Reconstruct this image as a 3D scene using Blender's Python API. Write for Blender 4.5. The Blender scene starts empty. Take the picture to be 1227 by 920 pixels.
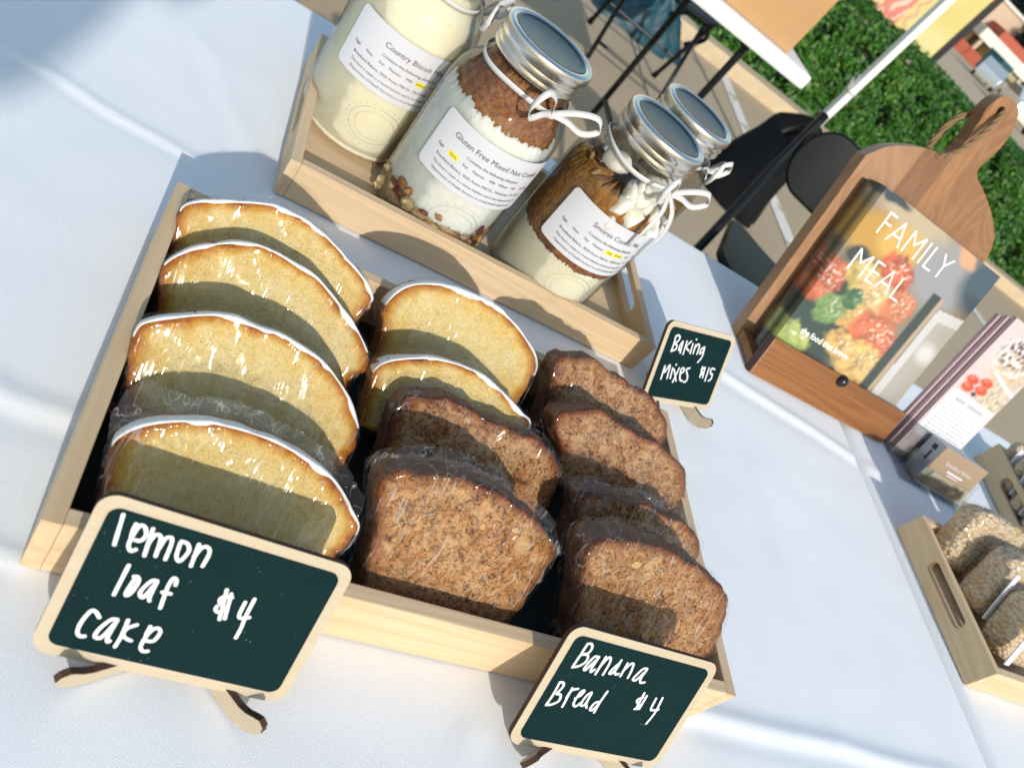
import bpy, bmesh, math, random
import numpy as np
from mathutils import Matrix, Vector, noise

# ------------------------------------------------------------------ camera, sky, sun, exposure
scene = bpy.context.scene
COL = scene.collection
TH = 0.74            # height of the table top above the ground
CAMH = 0.35          # camera above the table top
FPX, CX, CY, W, H = 940.0, 613.5, 460.0, 1227, 920
NAD = (-318.0, 1371.0)      # where plumb lines meet in the photograph
HEAD = math.radians(34.6)   # camera heading against the table's long side
d = np.array([NAD[0]-CX, NAD[1]-CY, FPX]); d /= np.linalg.norm(d)
fw = np.array([0, 0, 1.]); yy = fw-d*(fw@d); yy /= np.linalg.norm(yy); zz = -d; xx = np.cross(yy, zz)
ROT = np.array([[math.cos(HEAD), math.sin(HEAD), 0], [-math.sin(HEAD), math.cos(HEAD), 0], [0, 0, 1]]) @ np.array([xx, yy, zz])
CAM = np.array([0, 0, TH+CAMH])
cam = bpy.data.cameras.new('camera'); camo = bpy.data.objects.new('camera', cam); COL.objects.link(camo)
cam.sensor_width = 36; cam.sensor_fit = 'HORIZONTAL'; cam.lens = FPX/W*36
cam.clip_start = 0.02; cam.clip_end = 1500
cam.dof.use_dof = True; cam.dof.focus_distance = 0.48; cam.dof.aperture_fstop = cam.lens/2.2
m4 = Matrix.Identity(4)
for r in range(3):
    m4[r][0] = ROT[r][0]; m4[r][1] = -ROT[r][1]; m4[r][2] = -ROT[r][2]; m4[r][3] = CAM[r]
camo.matrix_world = m4
scene.camera = camo

SUN_EL = math.radians(26.2)
world = bpy.data.worlds.new('World'); scene.world = world; world.use_nodes = True
wn = world.node_tree.nodes; wl = world.node_tree.links
sky = wn.new('ShaderNodeTexSky'); sky.sky_type = 'NISHITA'; sky.sun_disc = False
sky.sun_elevation = SUN_EL; sky.sun_rotation = math.radians(180-2.05); sky.altitude = 100
sky.air_density = 1.7; sky.dust_density = 1.0; sky.ozone_density = 2.6
wn['Background'].inputs['Strength'].default_value = 0.15
wl.new(sky.outputs[0], wn['Background'].inputs['Color'])
sun = bpy.data.lights.new('sun', 'SUN'); sun.energy = 2.8; sun.angle = math.radians(0.55); sun.color = (1.0, 0.95, 0.875)
suno = bpy.data.objects.new('sun', sun); COL.objects.link(suno)
suno.rotation_euler = Vector((-0.073, 2.031, -1.0)).to_track_quat('-Z', 'Y').to_euler()
suno.location = (0, -4, 4)
scene.view_settings.view_transform = 'Standard'; scene.view_settings.look = 'None'
scene.view_settings.exposure = 0.26; scene.view_settings.gamma = 1.0
scene.cycles.use_denoising = True
scene.cycles.transparent_max_bounces = 32
scene.cycles.max_bounces = 10
scene.cycles.sample_clamp_indirect = 6.0
scene.cycles.caustics_reflective = False; scene.cycles.caustics_refractive = False

# ------------------------------------------------------------------ pixel -> place
def ray(p):
    return ROT @ np.array([p[0]-CX, p[1]-CY, FPX])
def at(p, z):
    """point on the photo ray through pixel p at height z above the table top"""
    r = ray(p); t = (z+TH-CAM[2])/r[2]; return Vector(CAM+t*r)
def on_plane(p, mat):
    """pixel -> local (x, z) on the y=0 plane of the frame mat"""
    n = np.array(mat.to_3x3().col[1]); o = np.array(mat.translation); r = ray(p)
    t = ((o-CAM)@n)/(r@n); q = mat.inverted() @ Vector(CAM+t*r)
    return (q.x, q.z)
def crop(pts, ox, oy, s):
    return [(ox+x/s, oy+y/s) for x, y in pts]
def leanframe(u, v, z, lean, yaw=0):
    """frame whose local z climbs back at lean degrees, local y points away from the viewer"""
    return Matrix.Translation((u, v, z)) @ Matrix.Rotation(math.radians(yaw), 4, 'Z') @ Matrix.Rotation(-math.radians(lean), 4, 'X')

# ------------------------------------------------------------------ helpers
FR = {}
def tag(o, label=None, cat=None, group=None, kind=None):
    if label: o['label'] = label
    if cat: o['category'] = cat
    if group: o['group'] = group
    if kind: o['kind'] = kind
    return o
def thing(name, label, cat, mat=None, group=None):
    o = bpy.data.objects.new(name, None); COL.objects.link(o); o.empty_display_size = 0.05
    o.matrix_world = mat or Matrix.Identity(4); FR[o.name] = (mat or Matrix.Identity(4)).copy()
    return tag(o, label, cat, group)
def build(name, vf, mat, parent=None, xf=None, smooth=False, world=False, attr=None, mats=None, fmat=None):
    """one mesh object; verts are local to parent unless world=True"""
    verts, faces = vf[0], vf[1]
    me = bpy.data.meshes.new(name)
    x = xf or Matrix.Identity(4)
    if world and parent is not None:
        x = FR[parent.name].inverted() @ x
    me.from_pydata([tuple(x @ Vector(v)) for v in verts], [], [tuple(f) for f in faces])
    if mats:
        for k in mats: me.materials.append(k)
        for p in me.polygons: p.material_index = fmat(p)
    elif mat: me.materials.append(mat)
    if smooth:
        me.polygons.foreach_set('use_smooth', [True]*len(me.polygons))
    if attr:
        for an, vals in attr.items():
            if isinstance(vals[0], (tuple, list)):
                a = me.color_attributes.new(an, 'FLOAT_COLOR', 'POINT')
                a.data.foreach_set('color', [c for v in vals for c in (*v, 1.0)])
            else:
                a = me.attributes.new(an, 'FLOAT', 'POINT'); a.data.foreach_set('value', vals)
    me.update()
    o = bpy.data.objects.new(name, me); COL.objects.link(o)
    if parent is not None:
        o.parent = parent; FR[o.name] = FR.get(parent.name, Matrix.Identity(4))
    else: FR[o.name] = Matrix.Identity(4)
    return o
def join(*vfs):
    V, F = [], []
    for v, f in vfs:
        k = len(V); V += list(v); F += [tuple(i+k for i in q) for q in f]
    return V, F
def xform(vf, m):
    return [tuple(m @ Vector(v)) for v in vf[0]], vf[1]
def box(x0, x1, y0, y1, z0, z1, bev=0.0):
    """box with chamfered edges"""
    if bev <= 0:
        V = [(x, y, z) for x in (x0, x1) for y in (y0, y1) for z in (z0, z1)]
        return V, [(0,1,3,2),(4,6,7,5),(0,4,5,1),(2,3,7,6),(0,2,6,4),(1,5,7,3)]
    bm = bmesh.new(); bmesh.ops.create_cube(bm, size=1)
    for v in bm.verts:
        v.co = Vector(((x0+x1)/2+v.co.x*(x1-x0), (y0+y1)/2+v.co.y*(y1-y0), (z0+z1)/2+v.co.z*(z1-z0)))
    bmesh.ops.bevel(bm, geom=bm.edges[:], offset=bev, segments=2, affect='EDGES', profile=0.6)
    return frombm(bm)
def frombm(bm):
    bm.verts.index_update()
    V = [tuple(v.co) for v in bm.verts]; F = [tuple(v.index for v in f.verts) for f in bm.faces]
    bm.free(); return V, F
def lathe(prof, n=48, jit=None):
    """profile of (r, z); r=0 ends close the shape"""
    V, F, rings = [], [], []
    for r, z in prof:
        if r < 1e-6:
            rings.append([len(V)]); V.append((0, 0, z))
        else:
            rings.append(list(range(len(V), len(V)+n)))
            for i in range(n):
                a = 2*math.pi*i/n; rr, zz2 = (r, z) if jit is None else jit(r, z, a)
                V.append((rr*math.cos(a), rr*math.sin(a), zz2))
    for a, b in zip(rings, rings[1:]):
        for i in range(n):
            j = (i+1) % n
            if len(a) == 1 and len(b) == 1: continue
            if len(a) == 1: F.append((a[0], b[j], b[i]))
            elif len(b) == 1: F.append((a[i], a[j], b[0]))
            else: F.append((a[i], a[j], b[j], b[i]))
    return V, F
def tube(pts, r, n=8, closed=False):
    pts = [Vector(p) for p in pts]; V, F = [], []; prev = None
    rr = r if isinstance(r, (list, tuple)) else [r]*len(pts)
    m = len(pts)
    for i, p in enumerate(pts):
        if closed: t = (pts[(i+1) % m]-pts[i-1]).normalized()
        else: t = (pts[min(i+1, m-1)]-pts[max(i-1, 0)]).normalized()
        if prev is None:
            prev = t.orthogonal().normalized()
        prev = (prev-t*prev.dot(t)).normalized(); b = t.cross(prev)
        for k in range(n):
            a = 2*math.pi*k/n; V.append(tuple(p+(prev*math.cos(a)+b*math.sin(a))*rr[i]))
    for i in range(m if closed else m-1):
        for k in range(n):
            k2 = (k+1) % n; j = (i+1) % m
            F.append((i*n+k, i*n+k2, j*n+k2, j*n+k))
    if not closed:
        F.append(tuple(range(n))[::-1]); F.append(tuple((m-1)*n+k for k in range(n)))
    return V, F
def smoothline(pts, k=6, closed=False):
    pts = [Vector(p) for p in pts]; out = []; m = len(pts)
    for i in range(m if closed else m-1):
        g = (lambda q: pts[q % m]) if closed else (lambda q: pts[min(max(q, 0), m-1)])
        p0, p1, p2, p3 = g(i-1), g(i), g(i+1), g(i+2)
        for s in range(k):
            t = s/k
            out.append(0.5*((2*p1)+(p2-p0)*t+(2*p0-5*p1+4*p2-p3)*t*t+(3*p1-p0-3*p2+p3)*t**3))
    if not closed: out.append(pts[-1])
    return out
def strip(pts, width, side, thick=0.0004):
    """flat ribbon along pts; side(i) = direction of its width"""
    pts = [Vector(p) for p in pts]; V, F = [], []
    for i, p in enumerate(pts):
        t = (pts[min(i+1, len(pts)-1)]-pts[max(i-1, 0)]).normalized()
        s = Vector(side(i/(len(pts)-1))); s = (s-t*s.dot(t)).normalized()*width/2; n = t.cross(s).normalized()*thick/2
        V += [tuple(p-s-n), tuple(p+s-n), tuple(p+s+n), tuple(p-s+n)]
    for i in range(len(pts)-1):
        a, b = 4*i, 4*i+4
        for k in range(4): F.append((a+k, a+(k+1) % 4, b+(k+1) % 4, b+k))
    F.append((3, 2, 1, 0)); k = 4*(len(pts)-1); F.append((k, k+1, k+2, k+3)); return V, F
def extr(loops, th, bev=0.0):
    """filled 2D outline(s), holes allowed, extruded; xy outline, z = -th/2..th/2"""
    cu = bpy.data.curves.new('tmp', 'CURVE'); cu.dimensions = '2D'; cu.fill_mode = 'BOTH'
    cu.extrude = th/2-bev; cu.bevel_depth = bev; cu.bevel_resolution = 1; cu.offset = -bev
    for lp in loops:
        sp = cu.splines.new('POLY'); sp.points.add(len(lp)-1); sp.use_cyclic_u = True
        for p, q in zip(sp.points, lp): p.co = (q[0], q[1], 0, 1)
    return curvemesh(cu)
def curvemesh(cu):
    ob = bpy.data.objects.new('tmp', cu); COL.objects.link(ob)
    dg = bpy.context.evaluated_depsgraph_get(); me = bpy.data.meshes.new_from_object(ob.evaluated_get(dg))
    V = [tuple(v.co) for v in me.vertices]; F = [tuple(p.vertices) for p in me.polygons]
    bpy.data.objects.remove(ob); bpy.data.curves.remove(cu); bpy.data.meshes.remove(me)
    return V, F
def text(body, size, align='CENTER', thin=0.0, depth=0.0, spacing=1.0):
    cu = bpy.data.curves.new('tmp', 'FONT'); cu.body = body; cu.size = size; cu.align_x = align; cu.align_y = 'CENTER'
    cu.offset = thin; cu.resolution_u = 3; cu.extrude = depth; cu.space_character = spacing
    return curvemesh(cu)
def rrect(w, h, r, n=6, cx=0, cy=0):
    out = []
    for (sx, sy, a0) in ((1, 1, 0), (-1, 1, 90), (-1, -1, 180), (1, -1, 270)):
        for k in range(n+1):
            a = math.radians(a0+90*k/n)
            out.append((cx+sx*(w/2-r)+r*math.cos(a), cy+sy*(h/2-r)+r*math.sin(a)))
    return out
def grid(nx, ny, fn):
    V = [fn(i/nx, j/ny) for j in range(ny+1) for i in range(nx+1)]
    F = [(j*(nx+1)+i, j*(nx+1)+i+1, (j+1)*(nx+1)+i+1, (j+1)*(nx+1)+i) for j in range(ny) for i in range(nx)]
    return V, F
def nz(x, y, z=0.0): return noise.noise(Vector((x, y, z)))
def copy_tree(root, mat, label=None, group=None):
    c = root.copy(); COL.objects.link(c); c.matrix_world = mat; FR[c.name] = mat.copy()
    if label: c['label'] = label
    if group: c['group'] = group
    for ch in root.children:
        k = ch.copy(); COL.objects.link(k); k.parent = c
        for g in ch.children:
            q = g.copy(); COL.objects.link(q); q.parent = k
    return c

# ------------------------------------------------------------------ materials
class Mat:
    def __init__(s, name):
        s.m = bpy.data.materials.new(name); s.m.use_nodes = True
        s.n = s.m.node_tree.nodes; s.l = s.m.node_tree.links; s.b = s.n['Principled BSDF']; s.out = s.n['Material Output']
    def node(s, t, **k):
        n = s.n.new('ShaderNode'+t)
        for a, v in k.items():
            if a.startswith('i_'): 
                key = a[2:].replace('_', ' '); key = int(key) if key.isdigit() else key
                if hasattr(v, 'is_output') or isinstance(v, bpy.types.NodeSocket): s.l.new(v, n.inputs[key])
                else: n.inputs[key].default_value = v
            else: setattr(n, a, v)
        return n
    def set(s, **k):
        for a, v in k.items():
            key = a.replace('_', ' ')
            if isinstance(v, bpy.types.NodeSocket): s.l.new(v, s.b.inputs[key])
            else: s.b.inputs[key].default_value = v
        return s
    def coord(s, kind='Object', scale=(1, 1, 1), rot=(0, 0, 0)):
        t = s.node('TexCoord'); mp = s.node('Mapping'); mp.inputs['Scale'].default_value = scale; mp.inputs['Rotation'].default_value = rot
        s.l.new(t.outputs[kind], mp.inputs['Vector']); return mp.outputs[0]
    def noise(s, scale, detail=4, rough=0.55, vec=None, dist=0.0):
        n = s.node('TexNoise', i_Scale=scale, i_Detail=detail, i_Roughness=rough, i_Distortion=dist)
        if vec is not None: s.l.new(vec, n.inputs['Vector'])
        return n.outputs['Fac']
    def voro(s, scale, vec=None, feature='F1'):
        n = s.node('TexVoronoi', feature=feature, i_Scale=scale)
        if vec is not None: s.l.new(vec, n.inputs['Vector'])
        return n.outputs['Distance']
    def ramp(s, fac, stops):
        n = s.node('ValToRGB'); e = n.color_ramp.elements
        while len(e) < len(stops): e.new(0.5)
        for x, (p, c) in zip(e, stops): x.position = p; x.color = (*c, 1) if len(c) == 3 else c
        s.l.new(fac, n.inputs[0]); return n.outputs[0]
    def mix(s, fac, a, b, mode='MIX'):
        n = s.node('Mix', data_type='RGBA', blend_type=mode)
        for i, v in ((0, fac), (6, a), (7, b)):
            if isinstance(v, bpy.types.NodeSocket): s.l.new(v, n.inputs[i])
            else: n.inputs[i].default_value = (*v, 1) if isinstance(v, tuple) and len(v) == 3 else v
        return n.outputs[2]
    def math(s, op, a, b=None, clamp=False):
        n = s.node('Math', operation=op, use_clamp=clamp)
        for i, v in ((0, a), (1, b)):
            if v is None: continue
            if isinstance(v, bpy.types.NodeSocket): s.l.new(v, n.inputs[i])
            else: n.inputs[i].default_value = v
        return n.outputs[0]
    def attr(s, name, out='Fac'):
        n = s.node('Attribute', attribute_name=name); return n.outputs[out]
    def bump(s, hgt, dist=0.001, strength=1.0):
        n = s.node('Bump', i_Strength=strength, i_Distance=dist); s.l.new(hgt, n.inputs['Height'])
        s.l.new(n.outputs[0], s.b.inputs['Normal']); return n.outputs[0]
def plain(name, col, rough=0.5, metal=0.0, var=0.12, scale=60, bump=0.0, spec=0.5, coat=0.0):
    m = Mat(name); v = m.noise(scale, 3, vec=m.coord())
    c = m.mix(v, tuple(x*(1-var) for x in col), tuple(min(1, x*(1+var)) for x in col))
    m.set(Base_Color=c, Roughness=rough, Metallic=metal, Specular_IOR_Level=spec, Coat_Weight=coat)
    if bump: m.bump(m.noise(scale*4, 4, vec=m.coord()), bump)
    return m.m
def wood(name, light, dark, axis=0, freq=55, rough=0.55, stretch=0.06, contrast=0.5):
    """grain runs along the axis"""
    m = Mat(name); sc = [1, 1, 1]; sc[axis] = stretch
    oi = m.node('ObjectInfo'); tc = m.node('TexCoord')
    add = m.node('VectorMath', operation='ADD'); m.l.new(tc.outputs['Object'], add.inputs[0])
    ml = m.node('VectorMath', operation='SCALE'); ml.inputs[0].default_value = (3.1, 1.7, 2.3); m.l.new(oi.outputs['Random'], ml.inputs['Scale']); m.l.new(ml.outputs[0], add.inputs[1])
    mp = m.node('Mapping'); mp.inputs['Scale'].default_value = sc; m.l.new(add.outputs[0], mp.inputs['Vector'])
    big = m.noise(freq*0.45, 2, 0.5, mp.outputs[0], 0.6)
    ring = m.math('FRACT', m.math('MULTIPLY', big, 9.0))
    ring = m.math('ABSOLUTE', m.math('SUBTRACT', m.math('MULTIPLY', ring, 2.0), 1.0))
    fine = m.noise(freq*9, 5, 0.65, mp.outputs[0])
    f = m.math('ADD', m.math('MULTIPLY', ring, 0.55), m.math('MULTIPLY', fine, 0.6))
    f = m.math('ADD', m.math('MULTIPLY', m.math('SUBTRACT', f, 0.5), contrast), 0.5, True)
    c = m.mix(f, dark, light)
    c = m.mix(m.math('MULTIPLY', oi.outputs['Random'], 0.18), c, tuple(x*0.8 for x in dark))
    m.set(Base_Color=c, Roughness=rough, Specular_IOR_Level=0.35); m.bump(fine, 0.0003, 0.6); return m.m

PINE_L, PINE_D = (0.74, 0.57, 0.37), (0.57, 0.38, 0.20)
pine = [wood('pine_along_'+a, PINE_L, PINE_D, i, 60, contrast=0.75) for i, a in enumerate('xyz')]
ply = wood('birch_ply', (0.58, 0.50, 0.375), (0.48, 0.38, 0.25), 0, 90, contrast=0.4)
burnt = plain('laser_burnt_edge', (0.06, 0.028, 0.014), 0.8)
acacia = [wood('acacia_%d' % i, l, k, 2, 45, 0.42, 0.05, 0.8) for i, (l, k) in enumerate((
    ((0.40, 0.225, 0.12), (0.27, 0.14, 0.07)), ((0.26, 0.13, 0.062), (0.16, 0.075, 0.035)),
    ((0.40, 0.205, 0.09), (0.24, 0.11, 0.045)), ((0.36, 0.185, 0.085), (0.19, 0.085, 0.035))))]
acacia_x = wood('acacia_ledge', (0.33, 0.14, 0.045), (0.16, 0.058, 0.018), 0, 45, 0.4, 0.05, 0.9)
dark_edge = plain('acacia_dark_edge', (0.07, 0.025, 0.015), 0.5)

def mat_cloth():
    m = Mat('white_tablecloth')
    a = m.node('TexWave', wave_type='BANDS', bands_direction='X', i_Scale=330.0, i_Distortion=0.6, i_Detail=1.0)
    b = m.node('TexWave', wave_type='BANDS', bands_direction='Y', i_Scale=330.0, i_Distortion=0.6, i_Detail=1.0)
    v = m.coord(rot=(0, 0, 0.35)); m.l.new(v, a.inputs['Vector']); m.l.new(v, b.inputs['Vector'])
    w = m.math('MULTIPLY', a.outputs['Fac'], b.outputs['Fac'])
    big = m.noise(7, 3, vec=m.coord()); spot = m.noise(900, 2, vec=m.coord())
    c = m.mix(big, (0.84, 0.85, 0.86), (0.875, 0.88, 0.88))
    c = m.mix(m.math('MULTIPLY', w, 0.16), c, (0.62, 0.65, 0.72))
    m.set(Base_Color=c, Roughness=0.85, Specular_IOR_Level=0.2, Sheen_Weight=0.15)
    h = m.math('ADD', m.math('MULTIPLY', w, 0.5), m.math('MULTIPLY', spot, 0.35))
    h = m.math('ADD', h, m.math('MULTIPLY', m.noise(40, 3, vec=m.coord()), 0.5))
    m.bump(h, 0.0004, 0.5); return m.m
cloth = mat_cloth()

def mat_crumb(name, stops, porecol, pale, pore_amt, mott, thread=0.0, grain=0.25):
    m = Mat(name); co = m.coord(); e = m.attr('edge')
    oi = m.node('ObjectInfo'); ad = m.node('VectorMath', operation='ADD'); sv = m.node('VectorMath', operation='SCALE'); sv.inputs[0].default_value = (5.1, 3.3, 4.7)
    m.l.new(oi.outputs['Random'], sv.inputs['Scale']); m.l.new(co, ad.inputs[0]); m.l.new(sv.outputs[0], ad.inputs[1]); co = ad.outputs[0]
    n1 = m.noise(330, 5, 0.65, co); n2 = m.noise(75, 4, 0.6, co); n3 = m.noise(1500, 3, 0.7, co); n4 = m.noise(28, 3, 0.5, co)
    ee = m.math('ADD', e, m.math('MULTIPLY', m.math('SUBTRACT', n2, 0.5), 0.11))
    ee = m.math('ADD', ee, m.math('MULTIPLY', m.math('SUBTRACT', n1, 0.5), 0.06))
    c = m.ramp(ee, stops)
    inner = m.math('MULTIPLY', m.math('SUBTRACT', e, 0.06), 9.0, True)
    c = m.mix(m.math('MULTIPLY', m.math('MULTIPLY', m.math('SUBTRACT', n2, 0.44, True), 5.0, True), m.math('MULTIPLY', inner, mott)), c, pale)
    c = m.mix(m.math('MULTIPLY', m.math('MULTIPLY', m.math('SUBTRACT', n1, 0.50, True), 6.0, True), grain), c, porecol)
    c = m.mix(m.math('MULTIPLY', m.math('MULTIPLY', m.math('SUBTRACT', n3, 0.54, True), 4.0, True), grain*0.6), c, porecol)
    dv = m.node('Mapping'); dv.inputs['Scale'].default_value = (1, 1, 1.6); dv.inputs['Rotation'].default_value = (0, 0.4, 0); m.l.new(co, dv.inputs['Vector'])
    v1 = m.voro(210, dv.outputs[0]); v2 = m.voro(640, dv.outputs[0])
    p1 = m.math('LESS_THAN', m.math('ADD', v1, m.math('MULTIPLY', n2, 0.45)), pore_amt); p2 = m.math('LESS_THAN', v2, 0.24)
    c = m.mix(m.math('MULTIPLY', p2, 0.30), c, porecol); c = m.mix(m.math('MULTIPLY', p1, 0.8), c, tuple(x*0.7 for x in porecol))
    if thread:
        w = m.noise(210, 3, 0.6, co, 2.5); th_ = m.math('LESS_THAN', m.math('ABSOLUTE', m.math('SUBTRACT', w, 0.5)), thread)
        c = m.mix(m.math('MULTIPLY', th_, m.math('MULTIPLY', inner, 0.8)), c, tuple(x*0.45 for x in porecol))
        c = m.mix(m.math('MULTIPLY', m.math('MULTIPLY', m.math('SUBTRACT', n4, 0.50, True), 5.0, True), 0.35), c, (0.46, 0.27, 0.09))
        k3 = m.noise(300, 5, 0.7, co, 1.2); c = m.mix(m.math('MULTIPLY', m.math('MULTIPLY', m.math('SUBTRACT', k3, 0.52, True), 11.0, True), 0.8), c, tuple(x*0.8 for x in porecol))
        k4 = m.noise(120, 4, 0.6, co, 0.9); c = m.mix(m.math('MULTIPLY', m.math('MULTIPLY', m.math('SUBTRACT', k4, 0.50, True), 7.0, True), m.math('MULTIPLY', inner, 0.75)), c, pale)
        k5 = m.noise(62, 4, 0.65, co, 1.4); c = m.mix(m.math('MULTIPLY', m.math('MULTIPLY', m.math('SUBTRACT', k5, 0.60, True), 14.0, True), m.math('MULTIPLY', inner, 0.7)), c, tuple(x*0.6 for x in porecol))
    m.set(Base_Color=c, Roughness=0.8, Specular_IOR_Level=0.2)
    h = m.math('SUBTRACT', m.math('ADD', m.math('MULTIPLY', n1, 1.3), m.math('MULTIPLY', n3, 0.5)), m.math('ADD', m.math('MULTIPLY', p1, 1.6), m.math('MULTIPLY', p2, 0.9)))
    m.bump(h, 0.0020, 1.0); return m.m
lemon_crumb = mat_crumb('lemon_crumb', [(0.0, (0.27, 0.07, 0.012)), (0.04, (0.50, 0.165, 0.018)), (0.085, (0.68, 0.33, 0.045)), (0.15, (0.87, 0.58, 0.17)), (0.5, (0.90, 0.68, 0.28))], (0.54, 0.30, 0.06), (0.95, 0.79, 0.42), 0.27, 0.6, 0.0, 0.22)
banana_crumb = mat_crumb('banana_crumb', [(0.0, (0.085, 0.022, 0.008)), (0.035, (0.20, 0.058, 0.018)), (0.09, (0.40, 0.135, 0.038)), (0.2, (0.56, 0.225, 0.072)), (0.6, (0.61, 0.265, 0.092))], (0.085, 0.024, 0.008), (0.74, 0.44, 0.21), 0.41, 0.9, 0.018, 0.6)
def mat_crust(name, a, b):
    m = Mat(name); co = m.coord(); n = m.noise(90, 5, 0.65, co)
    m.set(Base_Color=m.mix(n, a, b), Roughness=0.65); m.bump(m.noise(260, 6, 0.75, co), 0.004, 1.0); return m.m
lemon_crust = mat_crust('lemon_crust', (0.22, 0.065, 0.012), (0.58, 0.24, 0.04))
banana_crust = mat_crust('banana_crust', (0.085, 0.024, 0.008), (0.36, 0.15, 0.05))
icing = plain('lemon_icing', (0.85, 0.84, 0.80), 0.35, var=0.04, bump=0.0006, scale=120)

def mat_film(name, haze=0.004, bumpd=0.0024, crest=0.16):
    m = Mat(name); m.n.remove(m.b)
    oi = m.node('ObjectInfo'); tc = m.node('TexCoord'); ad = m.node('VectorMath', operation='ADD'); sc_ = m.node('VectorMath', operation='SCALE')
    sc_.inputs[0].default_value = (1.3, 0.7, 2.1); m.l.new(oi.outputs['Random'], sc_.inputs['Scale']); m.l.new(tc.outputs['Object'], ad.inputs[0]); m.l.new(sc_.outputs[0], ad.inputs[1])
    def mp(rot, scl):
        q = m.node('Mapping'); q.inputs['Rotation'].default_value = rot; q.inputs['Scale'].default_value = scl; m.l.new(ad.outputs[0], q.inputs['Vector']); return q.outputs[0]
    a = m.noise(34, 2, 0.45, mp((0, 0.5, 0), (1, 1, 0.4)), 0.9); b = m.noise(95, 2, 0.5, mp((0, -0.7, 0), (1, 1, 0.22)), 0.6)
    rid = m.math('ABSOLUTE', m.math('SUBTRACT', a, 0.5)); rid2 = m.math('ABSOLUTE', m.math('SUBTRACT', b, 0.5))
    h = m.math('ADD', m.math('MULTIPLY', rid, -2.0), m.math('MULTIPLY', rid2, -0.7))
    bp = m.node('Bump', i_Strength=0.8, i_Distance=bumpd); m.l.new(h, bp.inputs['Height'])
    tr = m.node('BsdfTransparent', i_Color=(0.985, 0.985, 0.98, 1))
    gl = m.node('BsdfGlossy', i_Roughness=0.075, i_Color=(1, 1, 1, 1)); m.l.new(bp.outputs[0], gl.inputs['Normal'])
    df = m.node('BsdfDiffuse', i_Color=(0.82, 0.83, 0.84, 1)); tl = m.node('BsdfTranslucent', i_Color=(0.82, 0.83, 0.84, 1))
    dd = m.node('MixShader', i_0=0.5); m.l.new(df.outputs[0], dd.inputs[1]); m.l.new(tl.outputs[0], dd.inputs[2])
    lw = m.node('LayerWeight', i_Blend=0.15); fr = m.node('Fresnel', i_IOR=1.33); m.l.new(bp.outputs[0], fr.inputs['Normal'])
    k = m.math('ADD', m.math('MULTIPLY', lw.outputs['Facing'], 0.012), haze)
    k = m.math('ADD', k, m.math('MULTIPLY', m.math('LESS_THAN', rid2, 0.0075), crest))  # thin white lines along the creases, highlights painted into the wrap
    m1 = m.node('MixShader'); m.l.new(k, m1.inputs[0]); m.l.new(tr.outputs[0], m1.inputs[1]); m.l.new(dd.outputs[0], m1.inputs[2])
    f = m.math('MINIMUM', m.math('MULTIPLY', fr.outputs[0], 0.9), 0.034)
    m2 = m.node('MixShader'); m.l.new(f, m2.inputs[0]); m.l.new(m1.outputs[0], m2.inputs[1]); m.l.new(gl.outputs[0], m2.inputs[2])
    m.l.new(m2.outputs[0], m.out.inputs['Surface']); return m.m
film = mat_film('cling_film')
film_hazy = mat_film('cling_film_crumpled', 0.012, 0.0048, 0.34)
film_frilly = mat_film('cling_film_gathered', 0.05, 0.0030, 0.25)
film_streak = mat_film('cling_film_pulled', 0.005, 0.0046, 0.30)

def mat_glass(name, tint=(0.95, 0.965, 0.94), edge=(0.80, 0.81, 0.72), gloss=0.03, emboss=None):
    m = Mat(name); m.n.remove(m.b)
    lw = m.node('LayerWeight', i_Blend=0.25); c = m.mix(m.math('POWER', lw.outputs['Facing'], 2.2), tint, edge)
    tr = m.node('BsdfTransparent'); m.l.new(c, tr.inputs['Color'])
    gl = m.node('BsdfGlossy', i_Roughness=gloss); fr = m.node('Fresnel', i_IOR=1.5)
    bp = m.node('Bump', i_Strength=0.35, i_Distance=0.003); m.l.new(m.noise(38, 2, 0.4, m.coord()), bp.inputs['Height'])
    m.l.new(bp.outputs[0], gl.inputs['Normal']); m.l.new(bp.outputs[0], fr.inputs['Normal'])
    mx = m.node('MixShader'); m.l.new(m.math('MINIMUM', fr.outputs[0], 0.55), mx.inputs[0]); m.l.new(tr.outputs[0], mx.inputs[1]); m.l.new(gl.outputs[0], mx.inputs[2])
    m.l.new(mx.outputs[0], m.out.inputs['Surface']); return m.m
glass = mat_glass('jar_glass')
glass_in = mat_glass('jar_glass_inside', (0.99, 0.99, 0.985), (0.80, 0.82, 0.74), 0.05)
acrylic = mat_glass('clear_acrylic', (0.97, 0.975, 0.98), (0.78, 0.82, 0.86), 0.04)

def mat_powder(name, a, b, bump=0.0012, sc=160, sss=0.7):
    m = Mat(name); co = m.coord(); n = m.noise(sc, 6, 0.7, co)
    c = m.mix(m.math('MULTIPLY', m.math('SUBTRACT', n, 0.33), 3.0, True), a, b)
    m.set(Base_Color=c, Roughness=0.9, Specular_IOR_Level=0.15, Subsurface_Weight=sss, Subsurface_Radius=(0.012, 0.010, 0.008), Subsurface_Scale=1.0); m.bump(m.math('ADD', n, m.math('MULTIPLY', m.noise(sc*6, 3, vec=co), 0.4)), bump); return m.m
cream = mat_powder('cream_flour', (0.86, 0.78, 0.59), (0.90, 0.83, 0.66), 0.0006, 60)
white_flour = mat_powder('white_flour', (0.82, 0.80, 0.75), (0.91, 0.90, 0.86), 0.001)
cocoa = mat_powder('cocoa_sugar', (0.20, 0.065, 0.022), (0.60, 0.26, 0.11), 0.004, 260, 0.0)
brownsugar = mat_powder('brown_sugar', (0.34, 0.13, 0.03), (0.68, 0.33, 0.09), 0.004, 280, 0.0)
nutmix = mat_powder('nut_mix', (0.22, 0.09, 0.04), (0.72, 0.50, 0.27), 0.003, 110)
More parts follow.
